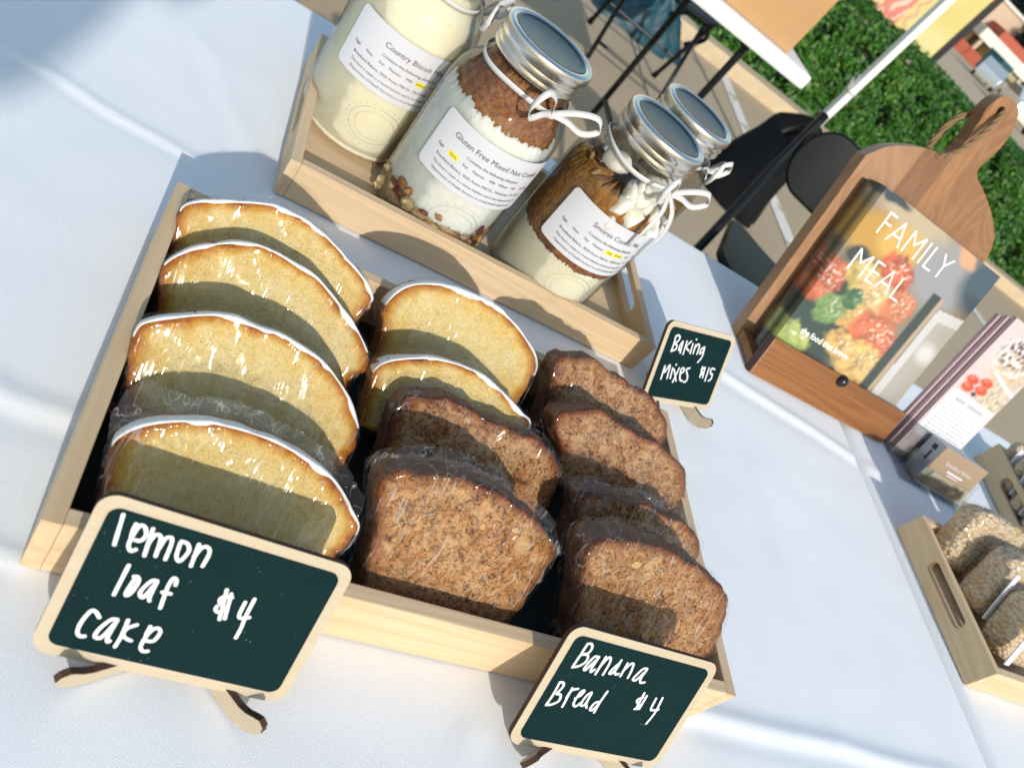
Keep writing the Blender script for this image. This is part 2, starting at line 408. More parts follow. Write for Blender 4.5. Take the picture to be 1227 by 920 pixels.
nutmat = [mat_powder('nut_%d' % i, a, b, 0.0006, 200) for i, (a, b) in enumerate((((0.36, 0.16, 0.06), (0.52, 0.26, 0.10)), ((0.62, 0.42, 0.2), (0.74, 0.55, 0.3)), ((0.15, 0.045, 0.03), (0.25, 0.08, 0.05))))]
marsh = mat_powder('marshmallow', (0.80, 0.71, 0.58), (0.90, 0.84, 0.75), 0.0005, 90)
graham = mat_powder('graham_crumb', (0.45, 0.24, 0.08), (0.62, 0.38, 0.15), 0.001, 150)
def mat_metal(name, col, rough, aniso=0.0):
    m = Mat(name); v = m.noise(90, 4, vec=m.coord())
    m.set(Base_Color=(*col, 1), Metallic=1.0, Roughness=m.math('ADD', m.math('MULTIPLY', v, 0.12), rough-0.06)); return m.m
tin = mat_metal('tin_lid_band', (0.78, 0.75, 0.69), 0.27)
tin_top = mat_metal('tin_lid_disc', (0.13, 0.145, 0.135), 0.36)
satin = plain('white_satin_ribbon', (0.64, 0.63, 0.62), 0.3, var=0.12, scale=420, spec=0.5)
label_paper = plain('label_paper', (0.60, 0.605, 0.65), 0.55, var=0.02)
ink = plain('black_ink', (0.05, 0.05, 0.06), 0.7)
highlight = plain('yellow_highlight', (0.85, 0.70, 0.03), 0.7, var=0.05)
def mat_chalk():
    m = Mat('chalkboard_green'); co = m.coord(); n = m.noise(26, 5, 0.65, co); f = m.noise(1400, 2, vec=co)
    c = m.mix(n, (0.003, 0.015, 0.017), (0.006, 0.026, 0.027)); c = m.mix(m.math('MULTIPLY', m.math('GREATER_THAN', f, 0.70), 0.25), c, (0.02, 0.06, 0.06))
    v = m.voro(420, co); c = m.mix(m.math('MULTIPLY', m.math('LESS_THAN', m.math('ADD', v, m.math('MULTIPLY', m.noise(60, 2, vec=co), 0.5)), 0.27), 0.5), c, (0.5, 0.55, 0.55))
    m.set(Base_Color=c, Roughness=0.7, Specular_IOR_Level=0.06); m.bump(f, 0.0003, 0.6); return m.m
chalk = mat_chalk()
chalk_white = plain('chalk_pen_white', (0.72, 0.72, 0.72), 0.6, var=0.04, scale=300)

def mat_print(name, rough=0.25, coat=0.4):
    m = Mat(name); m.set(Base_Color=m.attr('col', 'Color'), Roughness=rough, Specular_IOR_Level=0.5, Coat_Weight=coat, Coat_Roughness=0.08); return m.m
print_gloss = mat_print('glossy_print'); print_card = mat_print('card_print', 0.4, 0.1)

# =================================================================== THE SETTING
def mat_ground():
    m = Mat('worn_pavement'); co = m.coord()
    a = m.noise(0.9, 6, 0.65, co); b = m.noise(14, 5, 0.6, co); f = m.noise(160, 3, 0.6, co)
    c = m.mix(a, (0.40, 0.30, 0.185), (0.52, 0.40, 0.26)); c = m.mix(m.math('MULTIPLY', b, 0.5), c, (0.36, 0.27, 0.17))
    c = m.mix(m.math('MULTIPLY', f, 0.4), c, (0.55, 0.43, 0.29))
    m.set(Base_Color=c, Roughness=0.9); m.bump(f, 0.004, 0.5); return m.m
def ground_z(x, y):
    return 0.0
gv = []; rs = [0, 2, 4, 7, 10, 14, 17, 20, 24, 29, 34, 40, 60, 120, 400, 1200]; n = 72
gv.append((0, 0, 0)); gf = []
for r_ in rs[1:]:
    for i in range(n):
        a = 2*math.pi*i/n; x, y = r_*math.cos(a), r_*math.sin(a); gv.append((x, y, ground_z(x, y)))
for i in range(n): gf.append((0, 1+i, 1+(i+1) % n))
for k in range(len(rs)-2):
    for i in range(n):
        j = (i+1) % n; gf.append((1+k*n+i, 1+(k+1)*n+i, 1+(k+1)*n+j, 1+k*n+j))
tag(build('ground', (gv, gf), mat_ground(), smooth=True), kind='structure')
# concrete edge strip in front of the hedge, with a kerb step behind it
conc = plain('concrete', (0.52, 0.41, 0.27), 0.9, var=0.2, scale=9, bump=0.004)
tag(build('kerb', box(-3.0, 16.0, 5.06, 5.24, -0.05, 0.10, 0.012), conc), kind='structure')
tag(build('planting_bed', grid(40, 4, lambda s, t: (-3+19*s, 5.24+1.6*t, 0.06+0.02*nz(s*60, t*6))), plain('bark_soil', (0.07, 0.045, 0.03), 0.95, var=0.4, scale=40, bump=0.01)), kind='structure')
def mat_paint():
    m = Mat('worn_line_paint'); co = m.coord(); n = m.noise(9, 6, 0.7, co)
    c = m.mix(m.math('GREATER_THAN', n, 0.56), (0.74, 0.70, 0.62), (0.48, 0.38, 0.26)); m.set(Base_Color=c, Roughness=0.85); return m.m
paint = mat_paint()
def stripe(a, b, w):
    a, b = Vector((*a, 0.004)), Vector((*b, 0.004)); s = (b-a).normalized().cross(Vector((0, 0, 1)))*w/2
    tag(build('painted_line', ([tuple(a-s), tuple(a+s), tuple(b+s), tuple(b-s)], [(0, 1, 2, 3)]), paint), kind='structure')
stripe((2.62, 2.3), (2.86, 5.04), 0.10)
pa, pb = at((1163, 366), -TH), at((1192, 407), -TH)
stripe((pb.x-(pa.x-pb.x)*1.2, pb.y-(pa.y-pb.y)*1.2), (pa.x, pa.y), 0.11)

# ------------------------------------------------------------------ the two tables with cloths
CREASES = [  # ridge lines on the cloth: pixel a, pixel b, height, width
    ((30, 70), (232, 190), 0.0013, 0.007), ((-60, 445), (150, 520), 0.0016, 0.010), ((-40, 640), (24, 672), 0.0016, 0.006),
    ((830, 852), (1130, 925), 0.0022, 0.010), ((868, 448), (1062, 572), 0.0022, 0.012), ((905, 560), (1010, 905), 0.0009, 0.02),
    ((545, 925), (600, 800), 0.0009, 0.014), ((250, 60), (300, 180), 0.0007, 0.014)]
CR = [(at(a, 0), at(b, 0), h, w) for a, b, h, w in CREASES]
def cloth_h(x, y):
    h = 0.0009*nz(x*9, y*9)+0.0005*nz(x*23, y*23, 3)+0.0006*max(0, 0.35-abs(nz(x*5.3+y*2, y*7.1-x*2, 12)))+0.0009*nz(x*3.3, y*3.3, 7)
    for a, b, hh, w in CR:
        dx, dy = b.x-a.x, b.y-a.y; L = math.hypot(dx, dy); px_, py_ = x-a.x, y-a.y
        t = (px_*dx+py_*dy)/L/L; s = (px_*dy-py_*dx)/L
        if -0.3 < t < 1.3 and abs(s) < 5*w:
            w = w*0.65; f = max(0, min(1, (t+0.25)*4, (1.25-t)*4)); s += 0.004*nz(t*3, hh*900)
            h += hh*f*math.exp(-(s/w)**2)*(1 if s < 0 else 1.0)-0.35*hh*f*math.exp(-((s-1.8*w)/w)**2)
    return h
def table(name, label, x0, x1, y0, y1, seed, res):
    t = thing(name, label, 'table', Matrix.Translation(((x0+x1)/2, (y0+y1)/2, 0)))
    legm = plain('grey_table_leg', (0.25, 0.25, 0.26), 0.4, 0.6)
    build('table_top', box(x0+0.004, x1-0.004, y0+0.004, y1-0.004, TH-0.045, TH-0.004, 0.008), plain('white_plastic', (0.75, 0.75, 0.74), 0.4), t, world=True)
    for sx in (x0+0.15, x1-0.15):
        for sy in (y0+0.1, y1-0.1):
            build('leg', tube([(sx, sy, TH-0.05), (sx, sy, 0.0)], 0.014), legm, t, world=True)
        build('leg_crossbar', tube([(sx, y0+0.1, 0.25), (sx, y1-0.1, 0.25)], 0.010), legm, t, world=True)
    # the cloth: flat top, rounded edge, folds hanging to the ground
    R = 0.012; V = []; nx, ny = int((x1-x0)/res), int((y1-y0)/res)
    xs = [x0+(x1-x0)*i/nx for i in range(nx+1)]; ys = [y0+(y1-y0)*j/ny for j in range(ny+1)]
    for y in ys:
        for x in xs:
            e = min(x-x0, x1-x, y-y0, y1-y); z = TH
            if e < R: z -= R-math.sqrt(max(0, R*R-(R-e)**2))
            V.append((x, y, z+(cloth_h(x, y) if e > R else 0)))
    F = [(j*(nx+1)+i, j*(nx+1)+i+1, (j+1)*(nx+1)+i+1, (j+1)*(nx+1)+i) for j in range(ny) for i in range(nx)]
    top = [(V[i]) for i in range(nx+1)]
    per = [(i, 0) for i in range(0, nx)]+[(nx, j) for j in range(0, ny)]+[(i, ny) for i in range(nx, 0, -1)]+[(0, j) for j in range(ny, 0, -1)]
    idx = [j*(nx+1)+i for i, j in per]; prev = idx; drop = (0.03, 0.12, 0.3, 0.5, 0.715)
    cx, cy = (x0+x1)/2, (y0+y1)/2
    for dz in drop:
        cur = []
        for q, k in enumerate(idx):
            x, y, z = V[k]; nxn = 1 if x >= x1-1e-6 else (-1 if x <= x0+1e-6 else 0); nyn = 1 if y >= y1-1e-6 else (-1 if y <= y0+1e-6 else 0)
            amp = 0.03*dz*(1+math.sin((x+y*1.3)*34+seed)+0.5*math.sin((x-y)*71))
            if abs(nxn): amp *= 0.15
            cur.append(len(V)); V.append((x+nxn*amp, y+nyn*amp, TH-R-dz))
        m_ = len(idx)
        for q in range(m_): F.append((prev[q], cur[q], cur[(q+1) % m_], prev[(q+1) % m_]))
        prev = cur
    c = build('tablecloth', (V, F), cloth, smooth=True)
    return t, c
t1, c1 = table('folding_table', 'long folding table under the bread trays, hidden by its white cloth', -0.62, 0.781, 0.03, 0.79, 0.0, 0.004)
tag(c1, 'white cloth spread under the cake and jar trays with ironed creases', 'tablecloth')
t2, c2 = table('folding_table', 'folding table at the right under the oat bar trays and card holder', 0.784, 2.0, 0.03, 0.79, 2.0, 0.006)
tag(c2, 'white cloth at the right edge, under the leaflet holder', 'tablecloth')

# ------------------------------------------------------------------ hedge
def leafmat(name, a, b, c3):
    m = Mat(name); at_ = m.attr('col', 'Fac'); n = m.noise(3.5, 4, vec=m.coord())
    m.set(Base_Color=m.ramp(m.math('ADD', m.math('MULTIPLY', at_, 0.75), m.math('MULTIPLY', n, 0.25)), [(0.1, a), (0.55, b), (0.95, c3)]), Roughness=0.42, Specular_IOR_Level=0.45)
    m.b.inputs['Transmission Weight'].default_value = 0; 
    tl = m.node('BsdfTranslucent'); m.l.new(m.b.inputs['Base Color'].links[0].from_socket, tl.inputs['Color'])
    mx = m.node('MixShader', i_0=0.28); m.l.new(m.b.outputs[0], mx.inputs[1]); m.l.new(tl.outputs[0], mx.inputs[2]); m.l.new(mx.outputs[0], m.out.inputs['Surface'])
    return m.m
hleaf = leafmat('hedge_leaf', (0.014, 0.065, 0.008), (0.05, 0.19, 0.018), (0.26, 0.42, 0.06))
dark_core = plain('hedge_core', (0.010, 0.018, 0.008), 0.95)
def leaves(pts, size, rnd):
    V, F, A = [], [], []
    for p, nrm in pts:
        t = Vector(nrm)+Vector((rnd.gauss(0, .55), rnd.gauss(0, .55), rnd.gauss(0.25, .5))); t.normalize()
        a = t.orthogonal().normalized(); a = Matrix.Rotation(rnd.random()*6.28, 3, t) @ a; b = t.cross(a)
        L = size*rnd.uniform(0.5, 1.45); w = L*0.48; p = Vector(p); k = len(V); cv = t*L*0.12
        V += [tuple(p-a*L/2), tuple(p+b*w/2-cv*0.2), tuple(p+a*L/2-cv), tuple(p-b*w/2-cv*0.2)]
        F.append((k, k+1, k+2, k+3)); c = min(1, max(0, rnd.gauss(0.42, 0.22))); A += [c]*4
    return V, F, A
rnd = random.Random(4)
hx0, hx1, hy0, hy1, hz = 2.55, 8.2, 5.27, 6.15, 0.80
pts = []
def hsurf(x, z):  # lumpy front face
    return hy0+0.05*nz(x*2.2, z*3, 1)+0.05*nz(x*6, z*6, 5)
for _ in range(30000):
    x = rnd.uniform(hx0, hx1); z = rnd.uniform(0.03, hz)
    if nz(x*5.5, z*5.5, 9) < -0.28 and rnd.random() < 0.8: continue
    dd = rnd.expovariate(1/0.035); y = hsurf(x, z)+dd
    if z > hz-0.08: y += (z-hz+0.08)*0.9
    pts.append(((x, y, z+0.02*nz(x*9, z*9)), (0, -1, 0.25)))
for _ in range(16000):
    x = rnd.uniform(hx0, hx1); y = rnd.uniform(hy0, hy1)
    pts.append(((x, y, hz+0.06*nz(x*3, y*3, 4)-rnd.expovariate(1/0.03)+0.02), (0, -0.1, 1)))
for _ in range(4000):
    y = rnd.uniform(hy0, hy1); z = rnd.uniform(0.05, hz); pts.append(((hx0+rnd.expovariate(1/0.03)-0.03+0.05*nz(y*5, z*5), y, z), (-1, 0, .2)))
V_, F_, A_ = leaves(pts, 0.042, rnd)
hd = thing('hedge', 'low clipped green hedge along the kerb behind the stall', 'hedge', Matrix.Translation((5.4, 5.7, 0)))
build('foliage', (V_, F_), hleaf, hd, world=True, attr={'col': A_})
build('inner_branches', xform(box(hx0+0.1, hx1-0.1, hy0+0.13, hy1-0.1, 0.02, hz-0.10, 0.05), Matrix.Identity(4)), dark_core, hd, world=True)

# =================================================================== THINGS ON THE TABLE
def tray(name, label, x0, x1, y0, y1, h, th=0.008, handles=True, mat=None, group=None, floor=None):
    """pine tray; local origin = front left bottom corner"""
    w, dp = x1-x0, y1-y0; base = (mat or Matrix.Translation((x0, y0, TH+0.0012)))
    t = thing(name, label, 'tray', base, group)
    build('front_board', box(th, w-th, 0, th, 0, h, 0.0008), pine[0], t)
    build('back_board', box(th, w-th, dp-th, dp, 0, h, 0.0008), pine[0], t)
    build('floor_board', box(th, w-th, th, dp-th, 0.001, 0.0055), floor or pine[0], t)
    for xx_ in (0, w-th):
        out = [(0, 0), (dp, 0), (dp, h), (0, h)]; loops = [out]
        if handles:
            loops.append(rrect(dp*0.42, h*0.40, h*0.199, 6, dp/2, h*0.60))
        e = extr(loops, th, 0.0006)
        e = xform(e, Matrix(((0, 0, 1, xx_+th/2), (1, 0, 0, 0), (0, 1, 0, 0), (0, 0, 0, 1))))
        build('end_board', e, pine[1], t)
    return t
tray('wooden_tray', 'large pale pine tray holding the wrapped cake and bread slices', 0.010, 0.400, 0.171, 0.397, 0.040, handles=False, floor=plain('black_floor', (0.022, 0.022, 0.017), 0.8, spec=0.1))  # floor board in one even near-black, darker than the pine boards
tray('wooden_tray', 'pale pine tray holding the glass jars of baking mix', 0.070, 0.4165, 0.485, 0.680, 0.0315)
tray('wooden_tray', 'pale pine tray with handle slot holding wrapped oat bars at the right', 0.795, 1.10, 0.262, 0.434, 0.0325)
tray('wooden_tray', 'pale pine tray at the right edge behind the leaflet holder', 0, 0.30, 0, 0.20, 0.041, mat=Matrix.Translation((1.105, 0.468, TH+0.0012)) @ Matrix.Rotation(math.radians(-10), 4, 'Z'))

# ------------------------------------------------------------------ slices
def loop_from(pts, sb, taper=0.006, n=150):
    """closed slice outline from the traced visible part, lower part completed down to sb"""
    pts = [p for p in pts if p[1] > sb+0.004]
    (xl, zl), (xr, zr) = pts[0], pts[-1]
    q = pts+[(xr-taper*max(0, (zr-sb))/0.04, sb+0.003), (xr-taper*max(0, (zr-sb))/0.04-0.004, sb), (xl+taper*max(0, (zl-sb))/0.04+0.004, sb), (xl+taper*max(0, (zl-sb))/0.04, sb+0.003)]
    s = [(p.x, p.y) for p in smoothline([(a, b, 0) for a, b in q], 8, True)]
    for _ in range(3):
        s = [((s[i-1][0]+2*s[i][0]+s[(i+1) % len(s)][0])/4, (s[i-1][1]+2*s[i][1]+s[(i+1) % len(s)][1])/4) for i in range(len(s))]
    L = [0]
    for i in range(len(s)): L.append(L[-1]+math.dist(s[i], s[(i+1) % len(s)]))
    out = []; k = 0
    for i in range(n):
        a = L[-1]*i/n
        while L[k+1] < a: k += 1
        f = (a-L[k])/max(1e-9, L[k+1]-L[k]); p, q2 = s[k], s[(k+1) % len(s)]
        out.append((p[0]+(q2[0]-p[0])*f, p[1]+(q2[1]-p[1])*f))
    ar = sum(out[i-1][0]*out[i][1]-out[i][0]*out[i-1][1] for i in range(n))
    return out if ar > 0 else out[::-1]
def normals2(lp):
    n = len(lp); out = []
    for i in range(n):
        a, b = lp[i-2], lp[(i+2) % n]; t = Vector((b[0]-a[0], b[1]-a[1])).normalized(); out.append((t.y, -t.x))
    return out
def slice_body(lp, th, seed, rough=0.0005):
    n = len(lp); nr = normals2(lp); cx = sum(p[0] for p in lp)/n; cz = sum(p[1] for p in lp)/n
    V, F, E = [], [], []
    fq = 180 if rough < 0.001 else 75; rr_ = rough*2.4 if rough < 0.001 else 0.0024
    lp2 = [(p[0]+m[0]*rr_*(nz(p[0]*fq, p[1]*fq, seed)+0.4*nz(p[0]*fq*2.6, p[1]*fq*2.6, seed)), p[1]+m[1]*rr_*(nz(p[0]*fq, p[1]*fq, seed)+0.4*nz(p[0]*fq*2.6, p[1]*fq*2.6, seed))) for p, m in zip(lp, nr)]
    sc = [1.0, 0.985, 0.965, 0.93, 0.88, 0.82, 0.74, 0.65, 0.54, 0.42, 0.28, 0.14]
    def ring(s, y, e, amp):
        for p in lp2:
            x, z = cx+(p[0]-cx)*s, cz+(p[1]-cz)*s
            V.append((x, y+amp*(nz(x*120, z*120, seed)+0.6*nz(x*330, z*330, seed+3)), z)); E.append(e)
    # front face from the centre out, then side, then back
    V.append((cx, 0, cz)); E.append(0.9)
    for s in sc[::-1]: ring(s, 0.0012 if s == 1 else 0, (1-s) if s < 1 else 0.0, rough)
    ys = [0.15, 0.4, 0.7, 0.93]
    for y in ys:
        k0 = len(V); ring(1.0, th*y, 0.0, rough*0.6)
        for q in range(n):
            a_ = (0.0006 if rough < 0.001 else 0.0017)*(nz(q*0.35, y*5, seed+8)+0.6*nz(q*0.9, y*11, seed+2)); v_ = V[k0+q]; V[k0+q] = (v_[0]+nr[q][0]*a_, v_[1], v_[2]+nr[q][1]*a_)
    for s in (0.975, 0.7, 0.3): ring(s, th, 1-s, rough)
    V.append((cx, th, cz)); E.append(0.9)
    R = len(sc)+len(ys)+3
    for i in range(n):
        j = (i+1) % n; F.append((0, 1+j, 1+i))
        for k in range(R-1):
            F.append((1+k*n+i, 1+k*n+j, 1+(k+1)*n+j, 1+(k+1)*n+i))
        F.append((1+(R-1)*n+i, 1+(R-1)*n+j, len(V)-1))
    side0 = 1+len(sc)*n
    return (V, F), E, side0, n
def icing_body(lp, th, seed):
    """white glaze lying over the top of the slice, dribbling a little over the cut edge"""
    n = len(lp); nr = normals2(lp); zt = max(p[1] for p in lp); zb = min(p[1] for p in lp)
    lim = zb+(zt-zb)*0.50
    top = [i for i in range(n) if lp[i][1] > lim and nr[i][1] > -0.05]
    # consecutive run
    start = next(i for i in top if (i-1) % n not in top); run = []
    i = start
    while i % n in top: run.append(i % n); i += 1
    V, F = [], []; m = len(run)
    for q, i in enumerate(run):
        p, nn = lp[i], nr[i]; f = min(1, q/6, (m-1-q)/6); t = 0.0006*f*(1.1+1.1*nz(p[0]*110, seed))+0.0003
        dr = max(0.0, 0.0001+0.0050*nz(p[0]*62+9, seed*3)+0.0012*nz(p[0]*230, seed*5))*f
        prof = [(-dr-0.0002, -0.0009), (-dr*0.4, -0.0014), (t*0.9, -0.0005), (t, th*0.2), (t, th*(0.45+0.25*nz(p[0]*80, seed*7))), (t*0.2, th*(0.62+0.3*nz(p[0]*80, seed*7))), (-0.003, th*0.6), (-0.002, th*0.3)]
        for o, y in prof: V.append((p[0]+nn[0]*o, y, p[1]+nn[1]*o))
    for q in range(m-1):
        for k in range(8):
            k2 = (k+1) % 8; F.append((q*8+k, q*8+k2, q*8+8+k2, q*8+8+k))
    F.append(tuple(range(8))[::-1]); F.append(tuple((m-1)*8+k for k in range(8)))
    return V, F
def film_body(lp, th, seed, flare=0.004, gap=0.0013):
    n = len(lp); nr = normals2(lp); cx = sum(p[0] for p in lp)/n; cz = sum(p[1] for p in lp)/n
    zt = max(p[1] for p in lp); zb = min(p[1] for p in lp); V, F = [], []
    rings = [('s', 0.12, -gap), ('s', 0.3, -gap), ('s', 0.48, -gap), ('s', 0.64, -gap), ('s', 0.77, -gap), ('s', 0.87, -gap), ('s', 0.94, -gap), ('s', 0.985, -gap*1.1),
             ('o', 0.0018, 0.0), ('o', 0.0024, th*0.2), ('f', 0.55, th*0.4), ('f', 1.0, th*0.62), ('f', 0.8, th*0.82), ('o', 0.002, th+gap), ('s', 0.9, th+gap*1.5), ('s', 0.6, th+gap), ('s', 0.25, th+gap)]
    for kind, a, y in rings:
        for i, (p, m) in enumerate(zip(lp, nr)):
            up = max(0.0, min(1.0, (p[1]-zb)/(zt-zb)*1.7-0.75))
            if kind == 's': x, z = cx+(p[0]-cx)*a, cz+(p[1]-cz)*a
            else:
                o = a*0.7 if kind == 'o' else 0.0016+a*flare*up*max(0.15, 0.75+1.1*nz(p[0]*55, p[1]*55, seed))
                o += 0.0012*abs(nz(i*0.45, y*160, seed+7))*(1.0 if kind == 'f' else 0.4)
                x, z = p[0]+m[0]*o, max(zb-0.0012, p[1]+m[1]*o)
            am = (0.0006 if flare < 0.004 else 0.0013) if kind == 's' else 0.0010
            dy = am*abs(nz(x*70+z*40, z*25-x*30, seed*1.7))+0.5*am*abs(nz(x*190, z*80, seed*2.1))
            V.append((x, y-dy if y <= 0 else y+dy*(1 if kind == 's' else 2*nz(x*90, z*90, seed)), z))
    R = len(rings); c0 = len(V); V.append((cx, -gap, cz)); c1_ = len(V); V.append((cx, th+gap, cz))
    for i in range(n):
        j = (i+1) % n; F.append((c0, j, i))
        for k in range(R-1): F.append((k*n+i, k*n+j, (k+1)*n+j, (k+1)*n+i))
        F.append(((R-1)*n+i, (R-1)*n+j, c1_))
    return V, F
def film_frill(lp, th, seed, h, lo=0.55):
    """loose gathered edge of the wrap standing up along the top of a slice"""
    n = len(lp); nr = normals2(lp); zt = max(p[1] for p in lp); zb = min(p[1] for p in lp); lim = zb+(zt-zb)*lo
    top = [i for i in range(n) if lp[i][1] > lim and nr[i][1] > 0.0]; start = next(i for i in top if (i-1) % n not in top); run = []; i = start
    while i % n in top: run.append(i % n); i += 1
    V, F = [], []; K = 7; sub = 3; m = (len(run)-1)*sub+1
    for q in range(m):
        a, b = run[q//sub], run[min(q//sub+1, len(run)-1)]; f = (q % sub)/sub
        p = (lp[a][0]*(1-f)+lp[b][0]*f, lp[a][1]*(1-f)+lp[b][1]*f); nn = nr[a]; e = min(1, q/10, (m-1-q)/10)
        hh = h*e*(0.45+0.9*abs(nz(q*0.022, seed))+0.12*nz(q*0.11, seed+4))
        for k in range(K):
            t_ = k/(K-1); o = 0.0012+hh*t_; y = th*(0.55+0.35*nz(q*0.06, seed+9))+t_*(0.0040*math.sin(q*0.20+6*nz(q*0.03, seed+2))+0.0030*nz(q*0.13, t_*2, seed))
            V.append((p[0]+nn[0]*o+0.0008*t_*nz(q*0.2, k, seed+1), y, p[1]+nn[1]*o))
    for q in range(m-1):
        for k in range(K-1): F.append((q*K+k, q*K+K+k, q*K+K+k+1, q*K+k+1))
    return V, F
FRILL = {0: 0.006, 3: 0.014, 7: 0.006, 10: 0.008}
k1, k2, k3 = 4.382, 3.286, 3.539
SL = [  # kind, traced pixels of the visible outline, v where the face is 65 mm up, thickness, flare, hazy, yaw, label
 ('lemon', crop([(530,210),(545,150),(570,125),(640,115),(740,118),(850,128),(930,160),(1000,205),(1060,260),(1120,330),(1170,390),(1190,440),(1170,470)],20,200,2.789), .372, .016, .003, 0, 'iced lemon loaf slice in the left row, farthest back, nearest the jars'),
 ('lemon', crop([(465,490),(470,400),(490,330),(560,285),(640,262),(740,255),(830,270),(920,320),(1000,370),(1060,440),(1120,520),(1160,590),(1180,650),(1160,690),(1130,705)],20,200,2.789), .337, .017, .0015, 0, 'iced lemon loaf slice in the left row, second from the back'),
 ('lemon', crop([(355,780),(370,700),(375,610),(400,545),(430,520),(520,505),(620,495),(720,500),(800,535),(880,560),(950,600),(1030,660),(1090,740),(1130,830),(1140,920)],20,200,2.789), .279, .017, .0015, 0, 'iced lemon loaf slice in the left row, second from the front'),
 ('lemon', crop([(205,290),(228,190),(250,150),(330,118),(450,112),(560,135),(640,165),(720,210),(780,260),(820,330),(838,375),(800,430),(780,445)],20,450,2.0454), 0.217, .017, .006, 1, 'iced lemon loaf slice shaded behind the lemon loaf cake sign'),
 ('lemon', crop([(205,340),(210,260),(225,200),(280,140),(350,100),(430,88),(520,95),(610,115),(700,150),(800,200),(880,275),(950,360),(1005,450),(1022,520),(990,600),(950,680)],410,320,k1), .374, .017, .0015, 0, 'lemon loaf slice at the back of the middle row'),
 ('lemon', crop([(150,600),(165,545),(215,505),(300,485),(430,478),(520,490),(620,515),(720,560),(800,620),(870,690),(940,770),(985,840)],410,320,k1), .322, .016, .003, 0, 'lemon loaf slice in the middle row, half hidden by a brown slice'),
 ('banana', [(465,521),(466,496),(478,482),(494,475),(520,476),(547,480),(570,493),(593,507),(623,518),(653,533),(669,555),(672,573),(663,594)], .290, .019, .003, 0, 'brown banana bread slice in the middle row, second from the front'),
 ('banana', crop([(80,640),(130,420),(140,290),(160,235),(230,215),(310,225),(400,225),(480,240),(560,270),(640,310),(720,370),(790,430),(850,510),(840,545),(735,700),(690,760)],410,500,k2), .209, .022, .006, 2, 'large banana bread slice at the front of the middle row'),
 ('banana', crop([(135,230),(140,170),(165,110),(220,95),(300,95),(340,110),(400,165),(480,205),(550,260),(600,310),(640,380),(630,450)],620,400,k3), .374, .018, .0015, 0, 'banana bread slice at the back of the right row'),
 ('banana', crop([(180,500),(165,430),(160,360),(200,330),(300,320),(350,330),(420,370),(500,420),(590,460),(650,510),(700,570),(720,640),(710,700),(690,730)],620,400,k3), .330, .020, .0015, 0, 'banana bread slice in the right row, second from the back'),
 ('banana', crop([(240,760),(245,690),(290,670),(370,680),(450,710),(560,730),(640,780),(700,790),(760,850),(780,920)],620,400,k3), .278, .018, .006, 1, 'banana bread slice in the right row, second from the front under crumpled film'),
 ('banana', crop([(290,420),(315,230),(330,140),(390,85),(470,80),(560,90),(650,120),(730,165),(800,220),(850,270),(865,330),(850,400),(820,480),(790,520)],590,620,3.066), .212, .022, .005, 1, 'banana bread slice behind the banana bread sign, front of the right row'),
]
LEANS = [36, 37, 40, 40, 36, 37, 34, 31.5, 35, 35, 34, 31.5]
for si, (kind, px_, vt, th, flare, hazy, lab) in enumerate(SL):
    LEAN = LEANS[si]
    sb = (0.0105+th*math.sin(math.radians(LEAN)))/math.cos(math.radians(LEAN))
    fr = leanframe(0, vt-0.065*math.tan(math.radians(LEAN)), TH, LEAN)
    tr = [on_plane(p, fr) for p in px_]
    lp = loop_from(tr, sb); cx = sum(p[0] for p in lp)/len(lp)
    lp = [(x-cx, z) for x, z in lp]; fr = leanframe(cx, fr.translation.y, TH, LEAN)
    t = thing('lemon_cake_slice' if kind == 'lemon' else 'banana_bread_slice', lab, 'cake slice' if kind == 'lemon' else 'bread slice', fr, 'wrapped lemon cake slices' if kind == 'lemon' else 'wrapped banana bread slices')
    vf, E, s0, n = slice_body(lp, th, si*3.7+1, 0.0005 if kind == 'lemon' else 0.0016)
    cm, km = (lemon_crumb, lemon_crust) if kind == 'lemon' else (banana_crumb, banana_crust)
    build('crumb', vf, None, t, smooth=True, attr={'edge': E}, mats=[cm, km], fmat=lambda p, s0=s0, n=n: 1 if (min(p.vertices) >= s0-n and max(p.vertices) < s0+5*n) else 0)
    if kind == 'lemon': build('icing', icing_body(lp, th, si*2.3+5), icing, t, smooth=True)
    else:
        r2 = random.Random(si)
        for q in range(3):   # pale banana chunks and dark crust crumbs set into the face
            a = lp[r2.randrange(len(lp))]; f = r2.uniform(0.2, 0.75); ccx = 0; ccz = sum(p[1] for p in lp)/len(lp)
            x, z = a[0]*f, ccz+(a[1]-ccz)*f; s = r2.uniform(0.002, 0.0045)
            bm = bmesh.new(); bmesh.ops.create_icosphere(bm, subdivisions=2, radius=1)
            for v in bm.verts: v.co = Vector((x+v.co.x*s*(1+.9*nz(v.co.x*2.3+q, v.co.z*2.3, si)), 0.0006+v.co.y*0.0009, z+v.co.z*s*0.7*(1+.9*nz(v.co.z*2.6, v.co.x*2.6+q, q+si))))
            build('banana_piece', frombm(bm), plain('banana_piece_%d' % q, (0.50, 0.33, 0.13) if q % 2 == 0 else (0.10, 0.04, 0.02), 0.6, bump=0.001, scale=150), t, smooth=True)
    build('film_wrap', film_body(lp, th, si*1.9+2, flare), (film, film_hazy, film_streak)[hazy], t, smooth=True)
    if si in FRILL: build('film_gather', film_frill(lp, th, si*1.3+4, FRILL[si]), film_frilly, t, smooth=True)

